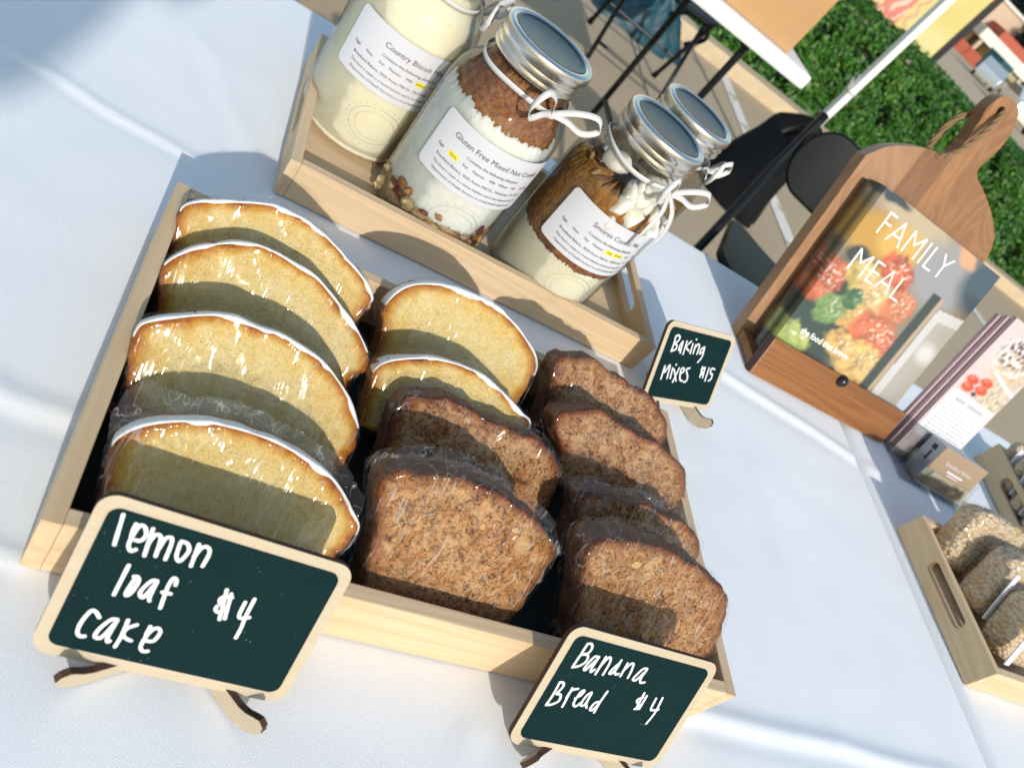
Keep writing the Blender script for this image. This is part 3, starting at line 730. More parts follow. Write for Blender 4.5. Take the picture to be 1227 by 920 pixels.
# ------------------------------------------------------------------ jars
JR = 0.049
def jar_profile(r=0.0, top=True):
    p = [(0.0, 0.004), (0.026, 0.0035), (0.034, 0.0005), (0.039, 0.0), (0.0445, 0.0035), (0.048, 0.010), (JR, 0.018), (JR, 0.060), (JR, 0.108), (0.0485, 0.118), (0.0465, 0.127), (0.0425, 0.135), (0.0375, 0.141), (0.0345, 0.146), (0.0335, 0.151), (0.0335, 0.172)]
    return p
def layer(z0, z1, r=0.0455, wob=0.002, seed=0.0, tilt=0.0, dome=0.0, lump=0.01):
    def rad(z):  # follow the shoulder
        if z < 0.112: return r
        return max(0.028, r-(z-0.112)/0.034*0.0145)
    n = 220; M_ = max(6, int((z1-z0)/0.0022)); zs = [z0]+[z0+(z1-z0)*k/M_ for k in range(M_+1)]+[z1, z1]; rf = [0]+[1]*(M_+1)+[0.55, 0]
    def zj(z, a, x, y):
        k = (z-z0)/(z1-z0); f0 = wob*(nz(math.cos(a)*2.2, math.sin(a)*2.2, seed)+0.5*nz(math.cos(a)*7, math.sin(a)*7, seed)+0.5*nz(math.cos(a)*22, math.sin(a)*22, seed+1)+0.35*nz(math.cos(a)*55, math.sin(a)*55, seed+2)); f1 = wob*(nz(math.cos(a)*2.2, math.sin(a)*2.2, seed+11)+0.6*nz(math.cos(a)*7, math.sin(a)*7, seed+5)+0.5*nz(math.cos(a)*22, math.sin(a)*22, seed+6)+0.35*nz(math.cos(a)*55, math.sin(a)*55, seed+7))
        return f0*(1-k)+f1*k
    V, F = [], []; R = len(zs)
    for k in range(R):
        for i in range(n):
            a = 2*math.pi*i/n; q = rad(zs[k])*rf[k]; z = zs[k]+zj(zs[k], a, 0, 0)*(1 if rf[k] else 0)+(dome if k == R-1 else dome*0.6 if k == R-2 else 0)
            q *= 1-lump*abs(nz(math.cos(a)*11, math.sin(a)*11, z*230)+0.6*nz(math.cos(a)*25, math.sin(a)*25, z*520)); V.append((q*math.cos(a), q*math.sin(a), z))
    for k in range(R-1):
        for i in range(n):
            j = (i+1) % n; F.append((k*n+i, k*n+j, (k+1)*n+j, (k+1)*n+i))
    return V, F
def lumps(z0, z1, count, size, r, seed, flat=0.7, arc=(-math.pi, math.pi)):
    rn = random.Random(seed); out = []
    for _ in range(count):
        a = rn.uniform(*arc); z = rn.uniform(z0, z1); s = size*rn.uniform(0.6, 1.2)
        rr = (r-(max(0, z-0.112))/0.034*0.0145)-s*0.55
        bm = bmesh.new(); bmesh.ops.create_icosphere(bm, subdivisions=2, radius=1)
        Rm = Matrix.Rotation(rn.random()*6, 3, 'X') @ Matrix.Rotation(rn.random()*6, 3, 'Z'); q = rn.random()*50
        for v in bm.verts:
            c = v.co*(1+0.35*nz(v.co.x*1.7+q, v.co.y*1.7, v.co.z*1.7)); v.co = Rm @ Vector((c.x*s, c.y*s*flat, c.z*s*0.8))+Vector((rr*math.cos(a), rr*math.sin(a), z))
        out.append(frombm(bm))
    return out
def oncyl(vf, r, ang, z):
    """wrap a flat xy drawing round a jar: x -> along the wall, y -> up"""
    return [((r+p[2])*math.cos(ang+p[0]/r), (r+p[2])*math.sin(ang+p[0]/r), z+p[1]) for p in vf[0]], vf[1]
def lid(t):
    n = 96
    def jit(r, z, a): return (r+(0.00025*math.cos(a*n) if 0.1685 < z < 0.1735 and r > 0.035 else 0), z)
    V, F = lathe([(0.0338, 0.1545), (0.0353, 0.1550), (0.0360, 0.1575), (0.0352, 0.1595), (0.0352, 0.1605), (0.0361, 0.1625), (0.0352, 0.1648), (0.0352, 0.1655), (0.0360, 0.1675), (0.0363, 0.169), (0.0363, 0.173), (0.0357, 0.1748), (0.0335, 0.1754), (0.0310, 0.1752), (0.0302, 0.1742)], 192, jit)
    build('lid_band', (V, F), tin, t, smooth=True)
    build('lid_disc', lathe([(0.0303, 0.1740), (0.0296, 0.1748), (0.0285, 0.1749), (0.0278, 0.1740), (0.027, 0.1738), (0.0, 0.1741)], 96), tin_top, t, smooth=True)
def bow(t, seed, ang, zt=0.151, wide=1.0, tails=True, droop=0.0):
    """ribbon tied round the neck with two loops, bow facing the angle ang"""
    rn = random.Random(seed); R = 0.0365; e = Vector((math.cos(ang), math.sin(ang), 0)); s = Vector((-math.sin(ang), math.cos(ang), 0)); up = Vector((0, 0, 1))
    nk = [(R*math.cos(a), R*math.sin(a), zt-0.006+droop*math.cos(a-ang)+0.0012*math.sin(3*a+seed)) for a in [ang+2*math.pi*i/60 for i in range(61)]]
    build('ribbon_band', strip(nk, 0.0038, lambda f: (0, 0, 1)), satin, t, smooth=True)
    K = e*(R+0.002)+up*(zt-0.006+droop)
    for sg, L, hgt in ((1, 0.034*wide, 0.013), (-1, 0.028*wide, 0.019)):
        o = [K, K+s*sg*L*0.35+up*hgt*0.75+e*0.006, K+s*sg*L*0.8+up*hgt*1.0+e*0.010, K+s*sg*L+up*hgt*0.35+e*0.011, K+s*sg*L*0.75-up*0.003+e*0.008, K+s*sg*L*0.35+e*0.004, K]
        build('ribbon_loop', strip(smoothline(o, 7), 0.0044, lambda f: up*0.8-e*0.55+s*0.35*math.sin(f*6)), satin, t, smooth=True)
    bm = box(-0.003, 0.003, -0.002, 0.002, -0.003, 0.003, 0.001); fm = Matrix((( s.x, e.x, 0, K.x), (s.y, e.y, 0, K.y), (0, 0, 1, K.z), (0, 0, 0, 1)))
    build('ribbon_knot', xform(bm, fm), satin, t)
    if tails:
        for sg, L in ((1, 0.055), (-1, 0.045)):
            o = [K, K+s*sg*0.008-up*0.012+e*0.010, K+s*sg*0.015-up*L*0.6+e*0.014, K+s*sg*0.013-up*L+e*0.012]
            build('ribbon_tail', strip(smoothline(o, 6), 0.0042, lambda f: s+e*0.4*math.sin(f*4)), satin, t, smooth=True)
def label(t, title, marks, ang=math.radians(-86), wlab=0.1035, hlab=0.0485, zc=0.0855):
    r = JR+0.0004; out = rrect(wlab, hlab, 0.004, 5)
    R_ = 0.0042; hh = hlab/2; ts = [-hh+R_*(1-math.cos(q*math.pi/16)) for q in range(9)]; ts += [-t_ for t_ in ts[::-1]]
    def hwid(y): return wlab/2-R_*(1-math.sqrt(max(0.0, 1-max(0.0, (abs(y)-hh+R_)/R_)**2)))
    V, F = grid(40, len(ts)-1, lambda a, b: ((a-0.5)*2*hwid(ts[round(b*(len(ts)-1))]), ts[round(b*(len(ts)-1))], 0.0))
    lb = build('label', oncyl((V, F), r, ang, zc), label_paper, t, smooth=True)
    def put(name, s, size, x, y, m=ink, align='CENTER'):
        build(name, oncyl([*xform(text(s, size, align), Matrix.Translation((x, y, 0.00025)))], r, ang, zc), m, lb)
    put('title_text', title, 0.0062, 0.003, 0.0125)
    put('small_text', 'Contains the following allergens:', 0.0036, 0.003, 0.0045)
    words = ['Eggs', 'Nuts', 'Soy', 'Peanuts', 'Milk', 'Wheat', 'Fish', 'Shellfish']
    xs = [-0.041, -0.029, -0.018, -0.0065, 0.0055, 0.0155, 0.0265, 0.0385]
    for w_, x in zip(words, xs):
        if w_ in marks:
            build('highlight_mark', oncyl(xform(grid(6, 1, lambda a, b: ((a-0.5)*0.0085, (b-0.5)*0.0042, 0.0001)), Matrix.Translation((x, -0.0015, 0))), r, ang, zc), highlight, lb)
        put('small_text', w_, 0.0033, x, -0.0015)
    put('small_text', 'Breadland Bakery, 2020 Avens Mill Dr., McKinney, TX 75071', 0.0033, 0.0, -0.0085)
    put('small_text', 'This food is made in a home kitchen and is not inspected by the', 0.0031, 0.0, -0.0142)
    put('small_text', 'Department of Health Services or a local health department.', 0.0031, 0.0, -0.0192)
def emboss(t, ang, z, r=JR):
    """raised oval medallion with dots pressed in the glass"""
    parts = []
    for a0, b0, rr in ((0.021, 0.0155, 0.0003), (0.0165, 0.0115, 0.00022)):
        pts = [(a0*math.cos(q), b0*math.sin(q), 0.0) for q in [2*math.pi*i/48 for i in range(48)]]
        parts.append(tube(pts, rr, 5, True))
    for i in range(26):
        q = 2*math.pi*i/26; bm = bmesh.new(); bmesh.ops.create_icosphere(bm, subdivisions=1, radius=0.0006)
        for v in bm.verts: v.co += Vector((0.0245*math.cos(q), 0.0185*math.sin(q), 0))
        parts.append(frombm(bm))
    vf = join(*parts); build('glass_emblem', oncyl(vf, r+0.0002, ang, z), glass_relief, t, smooth=True)
glass_relief = mat_glass('jar_glass_relief', (0.997, 0.997, 0.995), (0.985, 0.985, 0.975), 0.15)
def jar(lab, u, v, kind, title, marks, bowang, wide, tails, rot=0.0):
    fr = Matrix.Translation((u, v, TH+0.0068)); t = thing('mason_jar', lab, 'jar', fr, 'jars of baking mix')
    if kind == 'biscuit':
        build('flour', layer(0.005, 0.148, 0.0470, 0.0008, 1, lump=0.001), cream, t, smooth=True)
    elif kind == 'nut':
        build('nut_layer', layer(0.005, 0.030, 0.0440, 0.004, 2), nutmix, t, smooth=True)
        for i, l in enumerate(lumps(0.006, 0.036, 60, 0.006, 0.0475, 8)): build('nut', l, nutmat[i % 3], t, smooth=True)
        build('flour_layer', layer(0.030, 0.119, 0.0466, 0.005, 3), white_flour, t, smooth=True)
        build('cocoa_layer', layer(0.118, 0.150, 0.0468, 0.0045, 4, dome=0.003, lump=0.035), cocoa, t, smooth=True)
    elif kind == 'smores':
        build('flour_layer', layer(0.005, 0.054, 0.0468, 0.002, 5), cream, t, smooth=True)
        build('cocoa_layer', layer(0.054, 0.068, 0.0468, 0.003, 6), cocoa, t, smooth=True)
        build('sugar_layer', layer(0.068, 0.122, 0.0466, 0.007, 7, lump=0.03), brownsugar, t, smooth=True)
        for l in lumps(0.102, 0.140, 22, 0.0135, 0.0472, 5, 0.5, (-1.75, 0.6))+lumps(0.122, 0.142, 12, 0.011, 0.0465, 6, 0.5): build('marshmallow', l, marsh, t, smooth=True)
        for l in lumps(0.122, 0.148, 16, 0.006, 0.045, 15, 0.4): build('graham_piece', l, graham, t, smooth=True)
    else:
        build('flour_layer', layer(0.005, 0.070, 0.0460, 0.003, 8), white_flour, t, smooth=True)
        build('sugar_layer', layer(0.070, 0.105, 0.0460, 0.003, 9), brownsugar, t, smooth=True)
    build('glass', lathe(jar_profile(), 96), glass, t, smooth=True)
    lid(t); bow(t, hash(kind) % 7 if False else len(lab), bowang, 0.151, wide, tails)
    if title: label(t, title, marks)
    emboss(t, math.radians(-84), 0.036)
    return t
jar('mason jar filled with cream coloured biscuit mix, leftmost, nearest the tray corner', 0.118, 0.612, 'biscuit', 'Country Biscuit Mix', ('Wheat',), math.radians(-22), 1.15, False)
jar('mason jar with cocoa over white flour and nuts, second from left', 0.190, 0.539, 'nut', 'Gluten Free Mixed Nut Cookie', ('Nuts',), math.radians(-62), 1.2, False)
jar('mason jar layered with brown sugar and marshmallows, in front on the right', 0.302, 0.534, 'smores', 'Smores Cookie Mix', ('Milk', 'Wheat'), math.radians(-58), 1.15, True)
jar('mason jar half hidden behind the marshmallow jar, only lid and bow clear', 0.361, 0.616, 'plain', '', (), math.radians(-40), 0.9, False)

# ------------------------------------------------------------------ chalkboard signs
def ribbon2d(pts, w):
    """hand-drawn pen stroke: flat ribbon with round ends in the xz plane"""
    P = [(p.x, p.y) for p in smoothline([(x, z, 0) for x, z in pts], 6)] if len(pts) > 2 else [tuple(p) for p in pts]
    if len(P) == 2: P = [(P[0][0]+(P[1][0]-P[0][0])*k/6, P[0][1]+(P[1][1]-P[0][1])*k/6) for k in range(7)]
    V, F = [], []
    for i, p in enumerate(P):
        a, b = P[max(i-1, 0)], P[min(i+1, len(P)-1)]; t = Vector((b[0]-a[0], b[1]-a[1])); t = t.normalized() if t.length > 1e-9 else Vector((1, 0))
        ww = w*(1+0.13*nz(i*0.6, p[0]*400))/2; V += [(p[0]-t.y*ww, 0, p[1]+t.x*ww), (p[0]+t.y*ww, 0, p[1]-t.x*ww)]
    for i in range(len(P)-1): F.append((2*i, 2*i+1, 2*i+3, 2*i+2))
    for p in (P[0], P[-1]):
        k = len(V); V += [(p[0]+w*0.52*math.cos(q), 0.00003, p[1]+w*0.52*math.sin(q)) for q in [2*math.pi*i/12 for i in range(12)]]; F.append(tuple(range(k, k+12)))
    return V, F
def sign(lab, u, v, z0, yaw, tilt, w, h, words, pen, feet):
    fr = leanframe(u, v, TH+z0, tilt, yaw); t = thing('chalkboard_sign', lab, 'sign', fr, 'small chalkboard price signs')
    pl = extr([rrect(w, h, 0.0075, 7, 0, h/2)], 0.0032)
    pl = xform(pl, Matrix(((1, 0, 0, 0), (0, 0, 1, 0.0016), (0, 1, 0, 0), (0, 0, 0, 1))))
    build('frame', pl, None, t, mats=[ply, burnt], fmat=lambda p: 0 if abs(p.normal.y) > 0.9 else 1)
    b = 0.0048
    pn = xform(extr([rrect(w-2*b, h-2*b, 0.0045, 6, 0, h/2)], 0.0005), Matrix(((1, 0, 0, 0), (0, 0, 1, -0.0001), (0, 1, 0, 0), (0, 0, 0, 1))))
    p0 = build('chalk_panel', pn, chalk, t)
    for wd in words:
        parts = []
        for i, st in enumerate(wd):
            q = [on_plane(p, fr) for p in st]; vf = ribbon2d(q, pen)
            parts.append(([(x, y-0.0005-0.00006*(i % 7), z) for x, y, z in vf[0]], vf[1]))
        build('lettering', join(*parts), chalk_white, p0)
    inv = fr.inverted()
    for sx, yw in feet:   # two laser cut plywood feet, hooked at the front
        o = [(-0.046, 0), (0.008, 0), (0.016, 0.001), (0.0215, 0.004), (0.0255, 0.009), (0.027, 0.0145), (0.0255, 0.0185), (0.0225, 0.0195), (0.020, 0.0175), (0.0165, 0.0140), (0.0125, 0.0122), (0.0085, 0.0120), (0.006, 0.0118), (-0.003, 0.0118), (-0.016, 0.0118), (-0.034, 0.0125), (-0.044, 0.008)]
        e = extr([o], 0.003)
        base = Matrix.Translation((u, v, TH+0.0015)) @ Matrix.Rotation(math.radians(yaw), 4, 'Z') @ Matrix.Translation((sx, 0.004, 0)) @ Matrix.Rotation(math.radians(yw), 4, 'Z')
        m_ = base @ Matrix(((0, 0, 1, 0), (-1, 0, 0, 0), (0, 1, 0, 0), (0, 0, 0, 1)))
        build('easel_foot', xform(e, inv @ m_), None, t, mats=[ply, burnt], fmat=lambda p, k=inv @ m_: 0 if abs(p.normal.dot((k.to_3x3() @ Vector((0, 0, 1))).normalized())) > 0.9 else 1)
    return t
cA = lambda s: crop(s, 120, 600, 8.18); cB = lambda s: crop(s, 80, 670, 7.667); cC = lambda s: crop(s, 240, 690, 10.22)
cD = lambda s: crop(s, 675, 755, 11.15); cE = lambda s: crop(s, 640, 805, 7.218); cF = lambda s: crop(s, 785, 395, 13.14)
lemon_words = [
 [cA(s) for s in ([(228,130),(140,420)], [(355,220),(320,290),(305,350)], [(345,375),(400,380),(450,330),(445,255),(400,230),(345,290),(300,370),(280,430),(300,480),(350,468)],
   [(520,265),(435,525)], [(480,400),(540,325),(590,330),(590,390),(545,530)], [(575,460),(640,360),(700,350),(700,410),(640,560)],
   [(790,395),(750,520),(765,572),(800,565),(870,480),(860,410),(800,385)], [(970,420),(890,630)], [(920,540),(1000,450),(1060,450),(1070,510),(1005,630)])],
 [cB(s) for s in ([(570,50),(435,315)], [(640,150),(545,300),(560,320),(600,290),(660,200),(655,155),(620,150)], [(830,190),(780,190),(690,270),(675,320),(700,340),(740,305),(830,200)], [(830,200),(765,330),(760,370)],
   [(1000,225),(1010,180),(980,165),(930,240),(890,350),(860,435)], [(880,290),(955,305)])],
 [cB(s) for s in ([(300,525),(265,470),(220,470),(140,560),(100,650),(120,695),(165,697)], [(465,545),(410,545),(310,620),(260,690),(285,715),(340,690),(465,555)], [(465,550),(380,700),(375,745),(395,740)],
   [(565,550),(505,690),(445,790)], [(645,590),(560,620),(520,670),(540,710),(590,735)], [(730,735),(800,735),(860,660),(840,620),(780,640),(720,710),(680,790),(700,830),(745,830)], [(770,605),(730,680)])],
 [cC(s) for s in ([(325,160),(235,520)], [(380,210),(300,510)], [(390,250),(300,240),(245,270),(240,310),(290,370),(270,420),(220,430),(185,400),(205,360)], [(550,310),(480,450),(490,500),(600,495)], [(665,270),(560,470),(500,620),(435,740)])]]
banana_words = [
 [cD(s) for s in ([(320,170),(230,310),(115,480)], [(320,170),(370,170),(380,220),(330,290),(240,310)], [(240,310),(320,320),(300,400),(210,460),(115,480)], [(460,340),(410,340),(330,420),(270,500),(290,515),(350,460),(470,345)], [(470,345),(370,490),(360,540),(410,510)],
   [(560,340),(420,570)], [(480,470),(580,360),(620,350),(610,420),(520,575)], [(740,430),(660,500),(610,560),(640,565),(700,510),(770,390)], [(770,390),(690,520),(690,575),(730,570)],
   [(850,430),(755,600)], [(800,520),(890,440),(930,440),(900,530),(855,620)], [(1110,500),(1060,500),(970,580),(920,640),(960,650),(1030,590),(1110,510)], [(1110,510),(1030,620),(1020,680),(1075,680)])],
 [cE(s) for s in ([(220,80),(160,190),(100,275)], [(220,80),(250,85),(245,120),(190,180)], [(190,180),(225,190),(210,240),(150,270),(100,275)], [(325,130),(240,290)], [(275,210),(320,150),(375,135)],
   [(350,215),(400,190),(430,150),(400,160),(350,230),(335,270),(355,285),(390,260)], [(490,165),(450,190),(400,260),(410,280),(440,260),(490,175)], [(490,175),(450,260),(450,300)], [(560,250),(520,260),(480,310),(500,320),(550,270)], [(630,160),(560,260),(515,340)])],
 [cE(s) for s in ([(950,175),(880,305)], [(970,200),(905,310)], [(940,210),(890,230),(890,260),(910,280),(900,305),(865,310)], [(1050,220),(1005,310),(1030,320),(1070,315)], [(1105,215),(1040,340),(965,435)])]]
baking_words = [
 [cF(s) for s in ([(320,100),(285,230),(245,335)], [(320,100),(360,85),(385,115),(360,170),(290,215)], [(290,215),(335,240),(320,300),(245,335)], [(430,180),(385,240),(365,320),(395,300),(430,190)], [(430,190),(385,360)], [(490,180),(430,380)], [(560,180),(480,260),(520,330)],
   [(590,220),(545,370)], [(644,150),(648,152)], [(630,240),(590,370)], [(610,300),(660,230),(690,250),(650,380)], [(770,270),(720,300),(690,370),(735,350),(770,280)], [(770,280),(730,420),(660,510)])],
 [cF(s) for s in ([(85,770),(150,560),(140,670),(230,550),(180,760)], [(270,600),(230,760)], [(323,546),(327,550)], [(290,620),(320,800)], [(370,600),(265,820)], [(400,680),(440,650),(440,600),(400,620),(380,720),(385,790),(420,800)], [(535,600),(480,620),(490,680),(500,740),(480,800),(440,820)])],
 [cF(s) for s in ([(740,580),(700,740)], [(780,590),(740,750)], [(770,600),(720,620),(740,680),(700,720)], [(840,600),(775,800)], [(930,620),(880,610),(860,680),(890,700),(870,770),(830,800)])]]
sign('chalkboard sign reading lemon loaf cake, in front of the large tray', 0.0745, 0.132, 0.012, -2.0, 30.4, 0.103, 0.072, lemon_words, 0.0016, ((-0.016, -58), (0.024, 48)))
sign('chalkboard sign reading Banana Bread, at the tray corner', 0.2975, 0.131, 0.012, -0.1, 31.0, 0.104, 0.073, banana_words, 0.0014, ((-0.020, -58), (0.022, 48)))
sign('chalkboard sign reading Baking Mixes, between jar tray and cookbook', 0.452, 0.449, 0.012, 17.7, 34.6, 0.097, 0.073, baking_words, 0.0017, ((-0.025, -30), (0.026, 10)))

# ------------------------------------------------------------------ cookbook stand and cookbook
ST_T = 22.5
sf = leanframe(0.729, 0.577, TH+0.0012, 0)
st = thing('cookbook_stand', 'paddle shaped acacia cookbook stand with rope loop and front ledge', 'cookbook stand', sf)
bf = leanframe(0.729, 0.632, TH+0.0012, ST_T)      # plane of the board's front face
bpx = [(1037.5,186),(1060,177),(1080,175),(1107.5,177.5),(1135,186),(1150,178),(1172.5,147),(1185,127),(1204,115),(1217.5,125),(1220,137.5),(1210,162.5),(1195,182),(1175,200),(1171,212),(1180,232),(1189,260),(1191,287),(1183,310)]
bo = [on_plane(p, bf) for p in bpx]
bo = [(x, z) for x, z in bo]
xl = bo[0][0]; xr = max(x for x, z in bo)
bo = [(xl+0.0, 0.0), (xl, 0.10)]+[(p.x, p.y) for p in smoothline([(x, z, 0) for x, z in bo], 4)]+[(xr+0.001, 0.18), (xr+0.001, 0.0)]
hole = on_plane((1199, 134), bf)
BT = 0.016
full = extr([bo[::-1], [(hole[0]+0.0055*math.cos(a), hole[1]+0.0055*math.sin(a)) for a in [2*math.pi*i/16 for i in range(16)]]], BT)
full = xform(full, Matrix(((1, 0, 0, 0), (0, 0, 1, BT/2), (0, 1, 0, 0), (0, 0, 0, 1))))
cuts = [xl-0.01, xl+0.062, xl+0.103, xl+0.127, xr+0.02]
for i in range(4):
    bm = bmesh.new(); vs = [bm.verts.new(v) for v in full[0]]
    for f in full[1]:
        try: bm.faces.new([vs[q] for q in f])
        except ValueError: pass
    for cxv, nrm in ((cuts[i], -1), (cuts[i+1], 1)):
        bmesh.ops.bisect_plane(bm, geom=bm.verts[:]+bm.edges[:]+bm.faces[:], plane_co=(cxv, 0, 0), plane_no=(nrm, 0, 0), clear_outer=True)
    build('wood_strip', xform(frombm(bm), sf.inverted() @ bf), None, st, mats=[acacia[i], dark_edge], fmat=lambda p: 1 if p.normal.x < -0.6 else 0)
# ledge and lip
build('ledge', box(-0.121, 0.121, 0.004, 0.070, 0.001, 0.012, 0.002), acacia_x, st)
lipv = xform(box(-0.1225, 0.1225, -0.004, 0.009, 0.0, 0.047, 0.002), Matrix.Rotation(-math.radians(21), 4, 'X'))
build('front_lip', lipv, None, st, mats=[acacia_x, dark_edge], fmat=lambda p: 1 if p.normal.x < -0.8 else 0)
bm = bmesh.new(); bmesh.ops.create_icosphere(bm, subdivisions=3, radius=0.0075)
kp = on_plane((1006, 458), leanframe(0.729, 0.573, TH, 21)); 
build('ball_stop', xform(frombm(bm), Matrix.Translation((kp[0], -0.004+math.sin(math.radians(21))*kp[1], kp[1]*math.cos(math.radians(21))+0.002))), plain('black_rubber_knob', (0.012, 0.012, 0.014), 0.25), st, smooth=True)
prop = xform(box(-0.03, 0.03, 0, 0.008, 0, 0.20, 0.002), Matrix.Translation((0, 0.155, 0.0)) @ Matrix.Rotation(math.radians(12), 4, 'X'))
build('rear_prop', prop, acacia_x, st)
rp = [(hole[0], -0.004, hole[1]), (hole[0]-0.008, -0.010, hole[1]-0.022), (hole[0]-0.020, -0.012, hole[1]-0.050), (hole[0]-0.030, -0.007, hole[1]-0.068), (hole[0]-0.037, 0.006, hole[1]-0.074), (hole[0]-0.034, 0.020, hole[1]-0.066), (hole[0]-0.025, 0.024, hole[1]-0.03), (hole[0], 0.020, hole[1])]
rp = smoothline(rp, 8)
def strand(ph):
    out = []
    for i, p in enumerate(rp):
        t = (rp[min(i+1, len(rp)-1)]-rp[max(i-1, 0)]).normalized(); a = t.orthogonal().normalized(); b = t.cross(a); q = i*0.55+ph
        out.append(p+(a*math.cos(q)+b*math.sin(q))*0.0018)
    return tube(out, 0.002, 6)
build('rope_loop', xform(join(*[strand(2.09*k) for k in range(3)]), sf.inverted() @ bf), plain('jute_rope', (0.34, 0.21, 0.10), 0.9, bump=0.002, scale=300), st, smooth=True)

def soft(x, y, cx, cy, rx, ry, a=0.0, e=0.25):
    dx, dy = x-cx, y-cy; c, s = math.cos(a), math.sin(a); q = math.hypot((dx*c+dy*s)/rx, (-dx*s+dy*c)/ry)
    return max(0.0, min(1.0, (1+e-q)/(2*e)))
def over(c, d, k): return tuple(a*(1-k)+b*k for a, b in zip(c, d))
def cover(s, t):
    """s across, t down from the top edge; a generic plated-food picture"""
    w = 0.018*nz(s*14, t*14, 2); s2, t2 = s+w, t+0.018*nz(s*14+5, t*14, 6)
    c = (0.26, 0.20, 0.13)
    c = over(c, (0.46, 0.37, 0.24), soft(s2, t2, 0.30, 0.05, 0.28, 0.10))
    c = over(c, (0.30, 0.29, 0.29), soft(s2, t2, 0.68, 0.20, 0.25, 0.20))
    c = over(c, (0.06, 0.085, 0.10), soft(s2, t2, 0.97, 0.10, 0.18, 0.20))
    c = over(c, (0.62, 0.34, 0.17), soft(s2, t2, 0.72, 0.03, 0.09, 0.05, 0.5))
    c = over(c, (0.05, 0.06, 0.06), soft(s2, t2, 0.09, 0.02, 0.12, 0.03))
    c = over(c, (0.48, 0.27, 0.05), soft(s2, t2, 0.12, 0.24, 0.17, 0.13)); c = over(c, (0.60, 0.37, 0.09), soft(s2, t2, 0.30, 0.20, 0.15, 0.11))
    c = over(c, (0.05, 0.05, 0.04), soft(s2, t2, 0.11, 0.37, 0.08, 0.05)); c = over(c, (0.045, 0.06, 0.045), soft(s2, t2, 0.2, 0.75, 0.32, 0.34, 0, 0.3))
    for a, b, rx, ry, an, col in ((0.02, 0.58, 0.12, 0.14, 0.4, (0.55, 0.14, 0.06)), (0.38, 0.33, 0.14, 0.10, 0.3, (0.58, 0.13, 0.05)), (0.22, 0.45, 0.13, 0.09, 0, (0.62, 0.44, 0.13)), (0.37, 0.53, 0.15, 0.12, 0, (0.66, 0.44, 0.18)),
                               (0.54, 0.50, 0.10, 0.13, 0.5, (0.60, 0.20, 0.08)), (0.30, 0.66, 0.12, 0.09, 0.3, (0.58, 0.34, 0.10)), (0.53, 0.70, 0.19, 0.12, 0.2, (0.62, 0.16, 0.07)), (0.58, 0.88, 0.20, 0.13, 0.1, (0.68, 0.44, 0.14)), (0.38, 0.84, 0.12, 0.08, 0, (0.62, 0.38, 0.12)),
                               (0.17, 0.70, 0.09, 0.10, 0.6, (0.20, 0.32, 0.10)), (0.08, 0.94, 0.13, 0.08, 0.2, (0.36, 0.42, 0.11)), (0.26, 0.58, 0.06, 0.07, 0, (0.09, 0.18, 0.07))):
        k = soft(s2+0.02*nz(s*30, t*30, a*9), t2+0.02*nz(s*30, t*30, b*9+4), a, b, rx, ry, an, 0.12); tex = 0.85+0.42*nz(s*13+a*9, t*13, b*7)+0.28*nz(s*41+a*5, t*41, b*3)
        c = over(c, tuple(max(0, q*tex) for q in col), k)
        c = over(c, (0.9, 0.8, 0.62), 0.7*k*min(1, soft(s2, t2, a+0.03, b-0.03, rx*0.5, ry*0.45, 0, 0.8)*max(0, 0.1+2.2*nz(s*44, t*44, 8))))
    # dark pan rim and a pale steel tray
    if s > 0.66 and t > 0.30:
        k = soft(s, 0, 0.735-0.02*t, 0, 0.045, 1, 0, 0.2); c = over(c, (0.05, 0.055, 0.045), k)
        k = soft(s, 0, 0.775-0.02*t, 0, 0.014, 1, 0, 0.3); c = over(c, (0.45, 0.33, 0.22), k)
        if s > 0.80-0.02*t and t > 0.36-0.16*(s-0.8):
            inner = s > 0.845 and t > 0.43-0.16*(s-0.8); c = (0.40, 0.37, 0.32) if inner else (0.55, 0.54, 0.52)
            if inner: c = over(c, (0.62, 0.61, 0.59), soft(s, t, 0.93, 0.62, 0.07, 0.06, 0.4, 0.5))
    return tuple(max(0.0, min(0.9, q*0.92)) for q in c)
BK_V = 0.596
kf = leanframe(0.729, BK_V, TH+0.0012, ST_T)
bk = thing('cookbook', 'cookbook with FAMILY MEAL on its glossy food photo cover', 'book', kf)
ctl, ctr, cbr, cbl = [on_plane(p, kf) for p in ((1058, 225.6), (1198.3, 326.7), (1075, 487), (929, 408))]
bx0 = (ctl[0]+cbl[0])/2; bx1 = (ctr[0]+cbr[0])/2; bz1 = (ctl[1]+ctr[1])/2; bz0 = 0.013; bw = bx1-bx0; bh = bz1-bz0
zlip = (cbl[1]+cbr[1])/2
def cov_t(z): return (bz1-z)/(bz1-zlip)
BTK = 0.033
vf = grid(130, 150, lambda a, b: (bx0+bw*a, -0.0006, bz0+bh*b))
cols = [cover((x-bx0)/bw, cov_t(z)) for x, y, z in vf[0]]
build('front_cover', vf, print_gloss, bk, attr={'col': cols})
build('cover_board', box(bx0, bx1, -0.0004, 0.0022, bz0, bz1), plain('cover_board', (0.25, 0.22, 0.18), 0.4), bk)
build('pages', box(bx0+0.003, bx1-0.004, 0.0026, BTK-0.0025, bz0+0.003, bz1-0.003), plain('book_pages', (0.72, 0.69, 0.62), 0.8, scale=400), bk)
build('back_cover', box(bx0, bx1, BTK-0.0022, BTK, bz0, bz1), plain('back_cover_board', (0.10, 0.08, 0.06), 0.35), bk)
